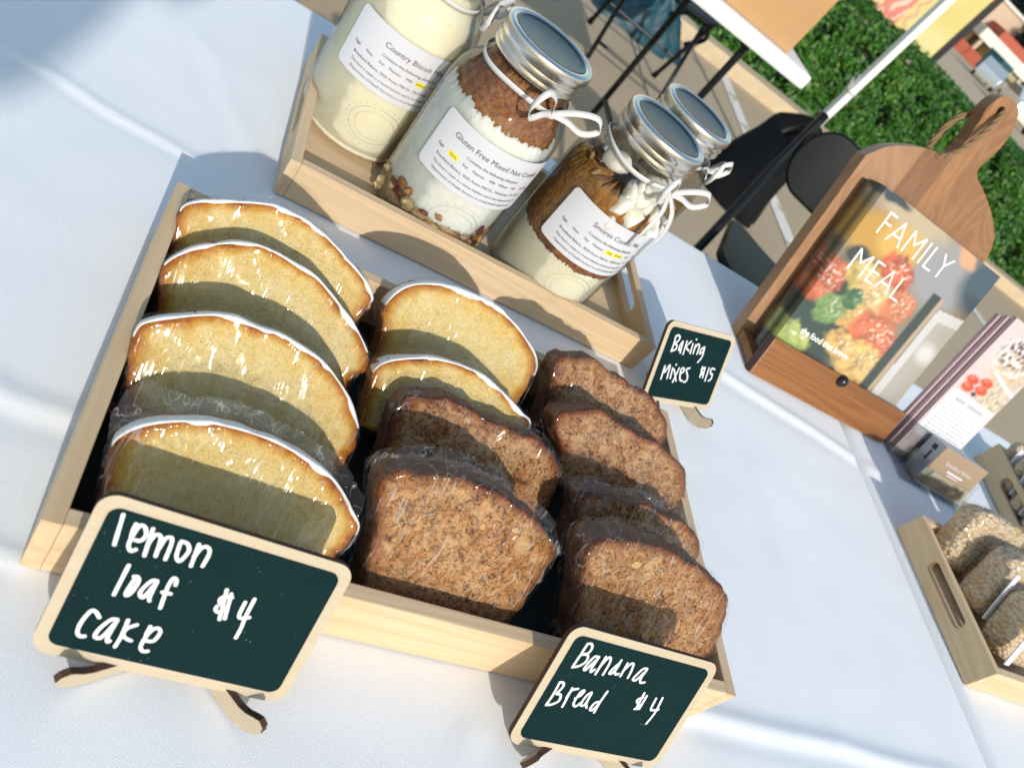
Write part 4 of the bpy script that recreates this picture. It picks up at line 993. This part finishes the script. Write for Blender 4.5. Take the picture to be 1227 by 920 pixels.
# wrap-around spine: the left cover colours run on in bands
sx = on_plane((1034, 213), kf)[0]
def spine_pt(a, b):
    q = a*math.pi/2; return (bx0-(0.5-0.5*math.cos(a*math.pi))*0*0-0.006*math.sin(a*math.pi), -0.0006+a*(BTK+0.0006), bz0+bh*b)
vf = grid(14, 150, spine_pt)
cs = []
for i, (x, y, z) in enumerate(vf[0]):
    a = (i % 15)/14; base = cover(0.02+0.02*math.sin(a*5), cov_t(z)+0.04*a); k = 0.55+0.5*math.sin(a*15+1)*0.8; cs.append(tuple(max(0.004, q*k*0.8) for q in base))
build('spine', vf, print_gloss, bk, attr={'col': cs}, smooth=True)
def cover_text(s, size, c0, thin, name, a0=0.0):
    p = on_plane(c0, kf); vf = xform(text(s, size, 'CENTER', thin), Matrix(((1, 0, 0, p[0]), (0, 0, 1, -0.0010), (0, 1, 0, p[1]), (0, 0, 0, 1))))
    build(name, vf, plain('cover_white_print', (0.86, 0.85, 0.82), 0.3, var=0.01), bk)
pF, pY = on_plane((1056, 278), kf), on_plane((1130, 320), kf)
cover_text('FAMILY', 0.040, (1096, 297), -0.0007, 'title_text'); cover_text('MEAL', 0.040, (1051, 331), -0.0007, 'title_text')
cover_text('the food that brings', 0.0105, (988, 412), 0.0002, 'cover_text')

# ------------------------------------------------------------------ leaflet and card holder
hx, hy = 0.864, 0.532
hf = Matrix.Translation((hx, hy, TH+0.0012)) @ Matrix.Rotation(math.radians(-3), 4, 'Z')
ho = thing('leaflet_holder', 'clear acrylic holder with leaflets and business cards beside the cookbook', 'leaflet holder', hf)
lean = Matrix.Rotation(-math.radians(18.5), 4, 'X')
build('base_plate', box(-0.002, 0.126, -0.006, 0.085, 0.0, 0.0025, 0.0006), acrylic, ho)
build('back_panel', xform(box(0, 0.100, 0.058, 0.0602, 0.003, 0.16, 0.0006), lean), acrylic, ho)
build('front_panel', xform(box(0, 0.100, 0.0325, 0.0345, 0.003, 0.060, 0.0006), lean), acrylic, ho)
for x in (-0.0024, 0.1004):
    build('side_panel', xform(box(x, x+0.0022, 0.0325, 0.0602, 0.003, 0.060, 0.0006), lean), acrylic, ho)
for x in (0.026, 0.1235):
    build('pocket_side', xform(box(x, x+0.0020, 0.001, 0.0320, 0.003, 0.034, 0.0006), lean), acrylic, ho)
build('card_pocket_front', xform(box(0.026, 0.1255, -0.0012, 0.0008, 0.003, 0.026, 0.0006), lean), acrylic, ho)
def leaf_pic(s, t):
    c = (0.56, 0.47, 0.46)
    tex = 0.85+0.5*nz(s*22, t*40, 3)+0.3*nz(s*60, t*90)
    c = over(c, (0.60*tex, 0.50*tex, 0.38*tex), soft(s, t, 0.75, 0.58, 0.32, 0.09)); c = over(c, (0.62*tex, 0.45*tex, 0.30*tex), soft(s, t, 0.62, 0.76, 0.34, 0.10))
    c = over(c, (0.68, 0.66, 0.62), soft(s, t, 0.52, 0.83, 0.36, 0.11)*max(0, min(1, 0.6+1.6*nz(s*14, t*30))))
    c = over(c, (0.14*tex, 0.08*tex, 0.07), soft(s, t, 0.50, 0.85, 0.32, 0.09)*max(0, min(1, 0.2+3*nz(s*18, t*34, 9))))
    c = over(c, (0.68, 0.66, 0.63), soft(s, t, 0.70, 0.685, 0.35, 0.012, -0.1, 0.3))
    for a, b in ((0.20, 0.615), (0.22, 0.568), (0.44, 0.640), (0.46, 0.590)):
        k = soft(s, t, a, b, 0.12, 0.027, 0, 0.2); c = over(c, (0.72*tex, 0.06, 0.02), k); c = over(c, (0.85, 0.40, 0.30), 0.5*soft(s, t, a-0.03, b+0.008, 0.04, 0.008, 0, 0.8))
    c = over(c, (0.03, 0.02, 0.03), soft(s, t, 0.40, 0.552, 0.05, 0.012))
    if 0.05 < s < 0.97 and 0.20 < t < 0.53 and not (s > 0.5 and t > 0.53): c = (0.70, 0.70, 0.72)
    return tuple(max(0, min(0.95, q)) for q in c)
for k in range(3):
    y = 0.0510-0.0072*k; dx = -0.004*(2-k)
    lf = thing('leaflet', ('leaflet with red berries and a white text box, front of the holder', 'leaflet second in the holder, showing only a pink edge', 'rearmost leaflet in the acrylic holder')[2-k], 'leaflet', hf, 'leaflets in the acrylic holder')
    build('paper_stack', xform(box(0.003+dx, 0.097+dx, y, y+0.0055, 0.004, 0.222-0.004*(2-k)), lean), plain('pink_paper_edge_%d' % k, (0.50, 0.37, 0.40), 0.5, scale=200), lf)
    if k == 2:
        vf = grid(60, 130, lambda a, b: (0.003+0.094*a, y-0.0004, 0.004+0.218*b)); c_ = [leaf_pic((x-0.003)/0.094, (z-0.004)/0.218) for x, yy_, z in vf[0]]
        build('printed_face', xform(vf, lean), print_card, lf, attr={'col': c_})
        rn = random.Random(3); bars = []   # print too small to read: rows of grey dashes
        for i in range(9):
            x = 0.014
            while x < 0.086:
                w_ = rn.uniform(0.003, 0.010); zt = 0.098-0.0052*i
                bars.append(([(x, y-0.0008, zt), (x+w_, y-0.0008, zt), (x+w_, y-0.0008, zt+0.0016), (x, y-0.0008, zt+0.0016)], [(0, 1, 2, 3)])); x += w_+0.0018
        for x, w_ in ((0.022, 0.020), (0.048, 0.032)): bars.append(([(x, y-0.0008, 0.107), (x+w_, y-0.0008, 0.107), (x+w_, y-0.0008, 0.112), (x, y-0.0008, 0.112)], [(0, 1, 2, 3)]))
        build('small_print', xform(join(*bars), lean), plain('grey_ink', (0.42, 0.42, 0.45), 0.7), lf)
cd = thing('business_cards', 'stack of brown business cards with dark green foot in the front pocket', 'business card', hf)
build('card_stack', xform(box(0.031, 0.121, 0.0030, 0.030, 0.004, 0.0585), lean), plain('card_stack_edges', (0.46, 0.47, 0.52), 0.7, scale=500), cd)
build('printed_mark', xform(join(box(0.0305, 0.0309, 0.012, 0.019, 0.046, 0.053), box(0.0305, 0.0309, 0.0135, 0.0165, 0.030, 0.044)), lean), plain('dark_teal_ink', (0.01, 0.04, 0.055), 0.6), cd)
def card_pic(s, t): return (0.045, 0.055, 0.045) if t < 0.27+0.03*math.sin(s*9) else (0.36, 0.24, 0.15)
vf = grid(60, 40, lambda a, b: (0.031+0.09*a, 0.0026, 0.004+0.0545*b)); c_ = [card_pic((x-0.031)/0.09, (z-0.004)/0.0545) for x, y, z in vf[0]]
build('printed_face', xform(vf, lean), print_card, cd, attr={'col': c_})
pic = Matrix(((1, 0, 0, 0.078), (0, 0, 1, 0.0021), (0, 1, 0, 0), (0, 0, 0, 1)))
build('title_text', xform(text('Breadland Bakery', 0.0078), lean @ Matrix.Translation((0, 0, 0.041)) @ pic), chalk_white, cd)
build('small_print', xform(join(box(0.062, 0.094, 0.0019, 0.0021, 0.0315, 0.0340), box(0.067, 0.089, 0.0019, 0.0021, 0.0280, 0.0292)), lean), chalk_white, cd)

# ------------------------------------------------------------------ oat bars in the right-hand trays
def mat_oat():
    m = Mat('puffed_oat_bar'); co = m.coord(); dv = m.node('Mapping'); dv.inputs['Scale'].default_value = (1, 1, 1.5); dv.inputs['Rotation'].default_value = (0.3, 0.6, 0); m.l.new(co, dv.inputs['Vector'])
    v = m.voro(190, dv.outputs[0]); n = m.noise(38, 4, vec=co); f = m.noise(700, 3, vec=co)
    c = m.ramp(v, [(0.0, (0.86, 0.72, 0.52)), (0.45, (0.72, 0.53, 0.33)), (0.85, (0.38, 0.22, 0.10))]); c = m.mix(m.math('MULTIPLY', m.math('SUBTRACT', n, 0.5, True), 4.0, True), c, (0.66, 0.36, 0.09)); c = m.mix(m.math('MULTIPLY', f, 0.4), c, (0.85, 0.72, 0.54))
    m.set(Base_Color=c, Roughness=0.5); m.bump(m.math('ADD', m.math('MULTIPLY', v, -1.0), m.math('MULTIPLY', f, 0.4)), 0.0045, 0.9); return m.m
oat = mat_oat(); paper = plain('white_card_slip', (0.66, 0.66, 0.70), 0.6, var=0.03)
def oat_bar(lab, u, v, yaw, leanv, w, h, th, seed, slip=True, z=0.007, slipx=0.0, cat_group='wrapped oat bars'):
    fr = leanframe(u, v, TH+z+th*math.sin(math.radians(leanv)), leanv, yaw); t = thing('oat_bar', lab, 'oat bar', fr, cat_group)
    def lump(sc, amp, fr_, ex):
        bm = bmesh.new(); bmesh.ops.create_icosphere(bm, subdivisions=5, radius=1)
        for v in bm.verts:
            c = v.co; k = (abs(c.x)**ex+abs(c.y)**ex+abs(c.z)**ex)**(-1/ex); p = Vector((c.x*k*w/2, c.y*k*th/2, c.z*k*h/2))*sc
            d_ = amp*(nz(p.x*fr_, p.y*fr_, p.z*fr_+seed)+0.7*nz(p.x*fr_*2.3, p.y*fr_*2.3, p.z*fr_*2.3+seed))+0.004*nz(p.x*28, p.y*28, p.z*28+seed)
            v.co = p+c*d_+Vector((0, th/2, h/2))
        return frombm(bm)
    build('bar', lump(1.0, 0.0014, 190, 4.5), oat, t, smooth=True)
    build('film_wrap', lump(1.05, 0.0009, 70, 5.5), film_streak, t, smooth=True)
    if slip: build('card_slip', xform(box(-w/2-0.004+slipx, -w/2+0.005+slipx, -0.0075, -0.0062, 0.004, h*0.80, 0.0004), Matrix.Identity(4)), paper, t)
    return t
oat_bar('wrapped oat bar at the back of the handled tray', 0.868, 0.385, 0, 26, 0.10, 0.072, 0.034, 3, False)
oat_bar('wrapped oat bar in the middle of the handled tray beside a white slip', 0.884, 0.335, 4, 26, 0.10, 0.074, 0.036, 13, True)
oat_bar('wrapped oat bar at the front corner of the handled tray', 0.883, 0.283, 0, 26, 0.105, 0.072, 0.038, 23, True)
oat_bar('wrapped oat bar lying at the far side of the handled tray', 0.985, 0.365, -6, 30, 0.10, 0.070, 0.036, 33, False)
for i in range(4):
    oat_bar('white-labelled wrapped bar %s in the tray at the right edge' % ('at the back', 'second from the back', 'third from the back', 'at the front')[i], 1.185-0.008*i, 0.615-0.036*i, -10, 28, 0.09, 0.062, 0.02, 50+i, True, 0.007, cat_group='bars in the edge tray')

# =================================================================== BEHIND THE STALL
black_plastic = plain('black_plastic', (0.0035, 0.006, 0.007), 0.42, var=0.2, scale=20, spec=0.12)
black_tube = plain('black_steel_tube', (0.006, 0.007, 0.008), 0.4, spec=0.3)
def shell(w, h, r, th, bend):
    e = extr([rrect(w, h, r, 8)], th, th*0.3); bm = bmesh.new(); vs = [bm.verts.new(v) for v in e[0]]
    for f in e[1]:
        try: bm.faces.new([vs[q] for q in f])
        except ValueError: pass
    for k in range(-6, 7):
        bmesh.ops.bisect_plane(bm, geom=bm.verts[:]+bm.edges[:]+bm.faces[:], plane_co=(w*k/14, 0, 0), plane_no=(1, 0, 0))
    for v in bm.verts: v.co.z += bend*(v.co.x/(w/2))**2
    return frombm(bm)
def folding_chair(lab, mat, group='black folding chairs'):
    """faces local -y; origin under the seat"""
    t = thing('folding_chair', lab, 'chair', mat, group); w = 0.42
    build('seat', xform(shell(w-0.02, 0.40, 0.07, 0.022, 0.018), Matrix.Translation((0, 0.0, 0.445)) @ Matrix.Rotation(math.radians(-4), 4, 'X')), black_plastic, t, smooth=True)
    bk_ = Matrix.Translation((0, 0.262, 0.68)) @ Matrix.Rotation(math.radians(78), 4, 'X')
    build('backrest', xform(shell(w, 0.19, 0.085, 0.022, 0.045), bk_), black_plastic, t, smooth=True)
    for s in (-1, 1):
        x = s*(w/2+0.012)
        build('front_leg', tube(smoothline([(x, -0.25, 0.0), (x, -0.02, 0.40), (x, 0.17, 0.60), (x*0.98, 0.285, 0.77)], 5), 0.0125), black_tube, t, smooth=True)
        build('rear_leg', tube([(x*0.92, 0.25, 0.0), (x*0.92, -0.12, 0.43)], 0.0115), black_tube, t, smooth=True)
        build('foot_cap', tube([(x, -0.25, 0.0), (x, -0.236, 0.03)], 0.0155), black_plastic, t)
    build('front_stretcher', tube([(-w/2, -0.16, 0.16), (w/2, -0.16, 0.16)], 0.008), black_tube, t)
    build('rear_stretcher', tube([(-w*0.46, 0.19, 0.075), (w*0.46, 0.19, 0.075)], 0.008), black_tube, t)
    return t
ch1 = folding_chair('black folding chair just behind the cloth, backrest beside the wooden paddle', Matrix.Translation((1.37, 1.45, 0)) @ Matrix.Rotation(math.radians(-31), 4, 'Z'))
copy_tree(ch1, Matrix.Translation((1.70, 3.80, 0)) @ Matrix.Rotation(math.radians(168), 4, 'Z'), 'black folding chair with thin tube legs beyond the jar lids')

# white plastic table with a cardboard box
wt = thing('white_table', 'bare white plastic folding table at the top with a carton on it', 'table', Matrix.Translation((0.7, 2.7, 0)))
wp = plain('white_plastic_top', (0.80, 0.80, 0.80), 0.35, var=0.03)
build('table_top', box(-0.27, 1.56, 2.30, 3.06, TH-0.048, TH, 0.012), wp, wt, world=True)
for x in (0.0, 1.36):
    for y in (2.40, 2.96): build('leg', tube([(x, y, TH-0.05), (x, y, 0.0)], 0.013), black_tube, wt, world=True)
    build('leg_crossbar', tube([(x, 2.40, 0.10), (x, 2.96, 0.10)], 0.011), black_tube, wt, world=True)
cb = thing('cardboard_box', 'open brown carton on the white table', 'box', Matrix.Translation((1.25, 2.6, TH)))
kraft = plain('kraft_cardboard', (0.46, 0.27, 0.12), 0.8, var=0.08, scale=15, bump=0.0006)
build('carton', box(0.80, 1.455, 2.345, 2.80, TH+0.001, TH+0.24, 0.003), kraft, cb, world=True)
build('top_flap', xform(box(0.0, 0.006, 0.0, 0.45, 0, 0.20), Matrix.Translation((1.455, 2.348, TH+0.235)) @ Matrix.Rotation(math.radians(62), 4, 'Y')), kraft, cb, world=True)
build('top_flap', xform(box(0.805, 1.45, -0.006, 0.0, 0, 0.18), Matrix.Translation((0, 2.80, TH+0.235)) @ Matrix.Rotation(math.radians(-40), 4, 'X')), kraft, cb, world=True)

# tent pole with a tie and a black weight bag
pb_ = at((906, 217), -TH)
tp = thing('tent_pole', 'white canopy pole rising in front of the hedge, with a plastic tie', 'pole', Matrix.Translation(pb_))
pw = plain('white_enamel', (0.78, 0.78, 0.74), 0.35, var=0.04)
build('outer_tube', box(-0.020, 0.020, -0.020, 0.020, 0.0, 1.25, 0.004), pw, tp)
build('inner_tube', box(-0.016, 0.016, -0.016, 0.016, 1.25, 2.6, 0.003), pw, tp)
build('foot_plate', box(-0.06, 0.06, -0.06, 0.06, 0.0, 0.006, 0.002), mat_metal('zinc', (0.6, 0.6, 0.6), 0.4), tp)
tie = [tube([(0.026*math.cos(a), 0.026*math.sin(a), 0.612) for a in [2*math.pi*i/20 for i in range(20)]], 0.006, 6, True)]
for a in range(6):
    q = a*0.7+2; tie.append(tube(smoothline([(-0.024, -0.01, 0.612), (-0.045-0.008*math.sin(q), -0.02+0.01*math.cos(q), 0.63+0.012*a/2), (-0.06-0.012*math.cos(q*2), -0.02+0.02*math.sin(q), 0.655+0.008*a)], 4), 0.003, 5))
build('plastic_tie', join(*tie), plain('clear_grey_plastic', (0.55, 0.56, 0.55), 0.3), tp, smooth=True)
def weight_bag():
    fr = Matrix.Translation((2.22, 3.10, 0.002)) @ Matrix.Rotation(math.radians(35), 4, 'Z')
    t = thing('weight_bag', 'slumped black fabric bag standing at the foot of the canopy pole', 'bag', fr)
    def f(a, b):
        ang = 2*math.pi*a; z = b; pinch = 1-0.72*b**1.3; fold = 1+0.16*math.cos(3*ang+b*2)*b+0.1*nz(math.cos(ang)*2, math.sin(ang)*2, b*3)
        return (0.15*pinch*fold*math.cos(ang)+0.09*b*b, 0.20*math.sin(ang)*fold*(1-0.35*b), 0.36*z*(1+0.35*max(0, math.cos(ang))*b))
    build('body', grid(36, 14, f), plain('black_nylon', (0.005, 0.006, 0.008), 0.6, bump=0.003, scale=60, spec=0.12), t, smooth=True)
    hp = smoothline([(-0.02, -0.06, 0.30), (0.02, -0.09, 0.42), (0.10, -0.05, 0.46), (0.13, 0.04, 0.44), (0.10, 0.08, 0.33)], 6)
    build('carry_strap', strip(hp, 0.03, lambda q: (0.3, 0, 1), 0.003), plain('black_webbing', (0.012, 0.012, 0.013), 0.6), t, smooth=True)
weight_bag()
# dark teal fabric heap by the far chair
def heap():
    fr = Matrix.Translation((1.93, 4.55, 0.002)); t = thing('fabric_bag', 'crumpled dark teal cloth bag on the pavement near the far chair', 'bag', fr)
    def f(a, b):
        ang = 2*math.pi*a; r = (1-b)**0.55; k = 1+0.45*nz(math.cos(ang)*2.3, math.sin(ang)*2.3, 3)+0.2*nz(math.cos(ang)*6, math.sin(ang)*6, b*4)
        return (0.34*r*k*math.cos(ang), 0.20*r*k*math.sin(ang), 0.26*b*(1+0.5*nz(math.cos(ang)*3, math.sin(ang)*3, 8))+0.03*nz(ang*3, b*9)*b)
    build('body', grid(48, 16, f), plain('teal_nylon', (0.008, 0.055, 0.075), 0.5, var=0.5, scale=12, bump=0.004), t, smooth=True)
    build('handle', tube(smoothline([(0.10, -0.05, 0.18), (0.22, -0.12, 0.30), (0.36, -0.10, 0.22), (0.33, 0.0, 0.10)], 6), 0.014), black_plastic, t, smooth=True)
heap()

# banner on a frame behind the hedge
bn = thing('banner', 'yellow banner with pink scalloped print and dark post behind the hedge', 'banner', Matrix.Translation((4.6, 6.9, 0)))
bp_ = lambda p: Vector(CAM)+Vector(ray(p))*(6.9/ray(p)[1])
bl, br = bp_((1098, 28)), bp_((1121, 64))
x1 = br.x; zb_ = (bl.z+br.z)/2-0.1
def ban(s, t):
    c = (0.60, 0.50, 0.17)
    x = s*2.0
    if s > 0.72: 
        c = over(c, (0.66, 0.58, 0.27), max(0, min(1, 0.5+nz(s*6, t*6))))
        c = over(c, (0.62, 0.30, 0.22), soft(s, t, 0.755+0.012*math.sin(t*60), t, 0.008, 1, 0, 0.5))
    elif s > 0.60: c = (0.62, 0.20, 0.15) if nz(s*30, t*12) > -0.1 else (0.74, 0.50, 0.40)
    else: c = over((0.30, 0.06, 0.04), (0.75, 0.60, 0.35), max(0, min(1, 0.5+3*nz(s*14, t*14, 3))))
    return tuple(max(0, min(0.95, q)) for q in c)
vf = grid(120, 80, lambda a, b: (x1-2.0+2.0*a, 6.9, zb_+1.3*b)); c_ = [ban((x-x1+2.0)/2.0, (z-zb_)/1.3) for x, y, z in vf[0]]
build('printed_face', vf, mat_print('banner_print', 0.6, 0.0), bn, world=True, attr={'col': c_})
build('backing', box(x1-2.0, x1, 6.904, 6.92, zb_, zb_+1.3), plain('banner_back', (0.6, 0.55, 0.4), 0.7), bn, world=True)
for x in (x1-2.02, x1+0.035): build('post', box(x-0.035, x+0.035, 6.88, 6.95, 0.0, zb_+1.36, 0.006), plain('dark_post', (0.018, 0.015, 0.02), 0.5), bn, world=True)

# far street: shop with canopy, cars, fence, trees
def far(p, D):
    r = ray(p); k = D/math.hypot(r[0], r[1]); return Vector(CAM)+Vector(r)*k
def gz(v): return ground_z(v.x, v.y)
DB = 110.0
b0 = far((1128, 60), DB); b1 = far((1200, 30), DB+1)
ux = Vector((b1.x-b0.x, b1.y-b0.y, 0)).normalized(); uy = Vector((-ux.y, ux.x, 0))
shopf = Matrix(((ux.x, uy.x, 0, b0.x), (ux.y, uy.y, 0, b0.y), (0, 0, 1, 0), (0, 0, 0, 1)))
sh = thing('shop_building', 'small beige shop with a red and white canopy across the street', 'building', shopf)
beige = plain('beige_render', (0.55, 0.42, 0.30), 0.85, var=0.08, scale=2)
red = plain('red_trim', (0.40, 0.085, 0.045), 0.7); whitem = plain('white_trim', (0.66, 0.64, 0.60), 0.6); dk = plain('dark_window', (0.02, 0.025, 0.03), 0.15)
K = DB/42.0; top = far((1207, 6), DB).z
build('wall', box(-14*K, 2.55*K, 0.0, 20, 0, top, 0.05), beige, sh)
build('parapet_cap', box(-14.1*K, 2.60*K, -0.2, 20, top+0.005, top+0.35, 0.05), whitem, sh)
zc_ = far((1179, 39), DB-5).z
build('canopy', box(-0.2*K, 2.75*K, -5.5, -0.05, zc_-0.55, zc_+0.55, 0.05), whitem, sh)
build('red_band', box(0.6*K, 2.65*K, -4.5, -0.04, zc_+0.56, zc_+1.5, 0.05), red, sh)
for x in (0.1*K, 1.4*K, 2.6*K): build('canopy_post', box(x-0.2, x+0.2, -5.3, -4.9, 0, zc_-0.56), beige, sh)
for x in (-11*K, -8*K, -5*K, -2.4*K):
    wd = build('window', box(x, x+4.2, -0.05, -0.01, 0.9, 3.4), dk, sh); build('frame', box(x-0.15, x+4.35, -0.12, -0.052, 0.75, 0.89), whitem, wd)
build('door', box(0.5*K, 1.2*K, -0.06, -0.01, 0.02, 2.6), dk, sh)
for i, p in enumerate(((1149, 62), (1160, 72))):
    q = far(p, 85)
    s_ = thing('red_barrier', ('red plastic barrier left of the shop canopy' , 'red plastic barrier nearest the silver car')[i], 'barrier', Matrix.Translation((q.x, q.y, 0)) @ Matrix.Rotation(HEAD*-1, 4, 'Z'))
    build('block', box(-0.7, 0.7, -0.3, 0.3, 0.0, 0.95, 0.08), red, s_); build('foot', box(-1.0, 1.0, -0.45, 0.45, 0.0, 0.16, 0.04), red, s_)
def car(lab, p, D, yaw, col):
    q = far(p, D); fr = Matrix.Translation((q.x, q.y, 0)) @ Matrix.Rotation(yaw, 4, 'Z'); t = thing('parked_car', lab, 'car', fr, 'cars parked across the street')
    pm = plain('car_paint_%d' % int(D*10), col, 0.25, 0.3, var=0.03, coat=0.6)
    side = [(-2.15, 0.30), (-2.15, 0.72), (-1.9, 0.86), (-1.15, 0.93), (-0.55, 1.36), (0.75, 1.40), (1.45, 0.98), (2.05, 0.90), (2.15, 0.60), (2.15, 0.30)]
    build('body', xform(extr([side], 1.7, 0.06), Matrix(((1, 0, 0, 0), (0, 0, 1, 0), (0, 1, 0, 0), (0, 0, 0, 1)))), pm, t)
    gl = [(-1.05, 0.95), (-0.55, 1.30), (0.70, 1.33), (1.28, 0.98)]
    for s in (-1, 1): build('side_window', xform(extr([gl], 0.02), Matrix(((1, 0, 0, 0), (0, 0, 1, s*0.862), (0, 1, 0, 0), (0, 0, 0, 1)))), dk, t)
    build('windscreen', ([(-1.16, -0.72, 0.95), (-1.16, 0.72, 0.95), (-0.60, 0.66, 1.34), (-0.60, -0.66, 1.34)], [(0, 1, 2, 3)]), dk, t)
    for x in (-1.35, 1.35):
        for s in (-1, 1):
            wv = xform(lathe([(0, -0.1), (0.30, -0.1), (0.33, -0.06), (0.33, 0.06), (0.30, 0.1), (0, 0.1)], 20), Matrix.Translation((x, s*0.78, 0.33)) @ Matrix.Rotation(math.pi/2, 4, 'X'))
            wl_ = build('wheel', wv, plain('tyre_%d' % int(D), (0.015, 0.015, 0.015), 0.8), t); build('rim', xform(lathe([(0, 0.106), (0.19, 0.106), (0.20, 0.1)], 16), Matrix.Translation((x, s*0.78, 0.33)) @ Matrix.Rotation(s*-math.pi/2, 4, 'X')), tin, wl_)
    for s in (-1, 1): build('headlight', box(-2.17, -2.12, s*0.62-0.18, s*0.62+0.18, 0.62, 0.76, 0.02), whitem, t)
car('silver car parked in front of the shop', (1182, 92), 62, 4.0, (0.42, 0.47, 0.50))
car('white car at the right edge behind the wooden paddle handle', (1232, 118), 50, 4.3, (0.62, 0.62, 0.60))
qa = far((1176, 80), 72); qb = far((1250, 150), 60)
fnz = thing('rail_fence', 'tan three rail fence beside the parked cars', 'fence', Matrix.Translation((qa.x, qa.y, 0)))
fdir = (Vector((qb.x, qb.y, 0))-Vector((qa.x, qa.y, 0))).normalized()
tanw = plain('tan_timber', (0.46, 0.33, 0.19), 0.8)
for i in range(3):
    build('rail', tube([(0, 0, 0.30+0.40*i), tuple(fdir*16+Vector((0, 0, 0.30+0.40*i)))], 0.12, 8), tanw, fnz)
for k in range(6): build('post', tube([tuple(fdir*3.1*k+Vector((0, 0, 0))), tuple(fdir*3.1*k+Vector((0, 0, 1.4)))], 0.14, 8), tanw, fnz)
bark = plain('bark', (0.07, 0.05, 0.035), 0.95, bump=0.02, scale=8)
tleaf = leafmat('tree_leaf', (0.008, 0.020, 0.008), (0.016, 0.040, 0.014), (0.05, 0.09, 0.03))
def tree(lab, p, D, hgt, rad, seed):
    q = far(p, D); t = thing('street_tree', lab, 'tree', Matrix.Translation((q.x, q.y, 0)), 'dark trees beyond the shop'); rn = random.Random(seed)
    build('trunk', tube([(0, 0, 0), (0.1, 0.05, hgt*0.25), (0, 0.1, hgt*0.5), (0.1, 0, hgt*0.8)], [0.28, 0.22, 0.15, 0.05], 8), bark, t, smooth=True)
    for k in range(5):
        a = k*1.26+rn.random(); build('limb', tube([(0.05, 0.05, hgt*(0.3+0.06*k)), (rad*0.4*math.cos(a), rad*0.4*math.sin(a), hgt*(0.45+0.06*k)), (rad*0.75*math.cos(a), rad*0.75*math.sin(a), hgt*(0.52+0.07*k))], [0.12, 0.08, 0.03], 6), bark, t, smooth=True)
    cl = [(Vector((rn.gauss(0, rad*0.45), rn.gauss(0, rad*0.45), hgt*rn.uniform(0.36, 0.95))), rad*rn.uniform(0.25, 0.45)) for _ in range(22)]; pts = []
    for _ in range(6000):
        c, r = rn.choice(cl); dv = Vector((rn.gauss(0, 1), rn.gauss(0, 1), rn.gauss(0, 1))).normalized(); pts.append((c+dv*r*rn.uniform(0.55, 1.05), dv))
    V_, F_, A_ = leaves(pts, 0.75, rn); build('crown', (V_, F_), tleaf, t, attr={'col': A_})
tree('dark leafy tree rising directly behind the shop canopy', (1206, 45), 122, 9.0, 4.5, 1)
tree('dark leafy tree farther right against the pale sky', (1222, 62), 118, 7.6, 4.5, 2)
tree('broad dark tree cut by the right frame edge', (1245, 85), 112, 9.0, 5.0, 3)
tree('dark tree at the far right beyond the white car', (1280, 120), 115, 12.0, 6.0, 4)
bx_ = far((1196, 76), 95)
gb = thing('waste_container', 'dark teal waste container in the shade under the trees', 'container', Matrix.Translation((bx_.x, bx_.y, 0)) @ Matrix.Rotation(0.4, 4, 'Z'))
build('bin_body', box(-1.5, 1.5, -0.9, 0.9, 0.1, 1.9, 0.06), plain('teal_steel', (0.01, 0.07, 0.09), 0.5), gb); build('bin_lid', box(-1.55, 1.55, -0.95, 0.95, 1.905, 2.1, 0.05), plain('teal_lid', (0.02, 0.12, 0.14), 0.5), gb)

# unseen canopy, added behind the camera so its edge shades the table's left
cf = Matrix.Translation((-0.085, -2.32, 0)) @ Matrix.Rotation(math.radians(-15), 4, 'Z')
ct = thing('unseen_canopy', 'white pop up canopy shading the left end of the table', 'tent', cf)
S_, HE = 1.35, TH+1.42
cv = plain('white_canopy_fabric', (0.72, 0.72, 0.72), 0.8)
apex = (-S_/2, S_/2, HE+0.75)
def roof(a, b):
    x, y = -S_*a, S_*b; k = max(abs(a-0.5), abs(b-0.5))*2; return (x, y, HE+0.75*(1-k))
build('roof_fabric', grid(20, 20, roof), cv, ct, smooth=True)
def val(a, b):
    q = a*4; i = int(min(3, q)); f = q-i; c4 = [(0, 0), (-S_, 0), (-S_, S_), (0, S_), (0, 0)]; x = c4[i][0]+(c4[i+1][0]-c4[i][0])*f; y = c4[i][1]+(c4[i+1][1]-c4[i][1])*f
    return (x, y, HE-b*(0.16+0.05*abs(math.sin(a*4*6*math.pi))))
build('valance', grid(160, 3, val), cv, ct, smooth=True)
for x, y in ((-0.03, 0.03), (-S_+0.03, 0.03), (-S_+0.03, S_-0.03), (-0.03, S_-0.03)):
    if (x, y) != (-0.03, S_-0.03): build('leg', box(x-0.018, x+0.018, y-0.018, y+0.018, 0, HE, 0.003), pw, ct)
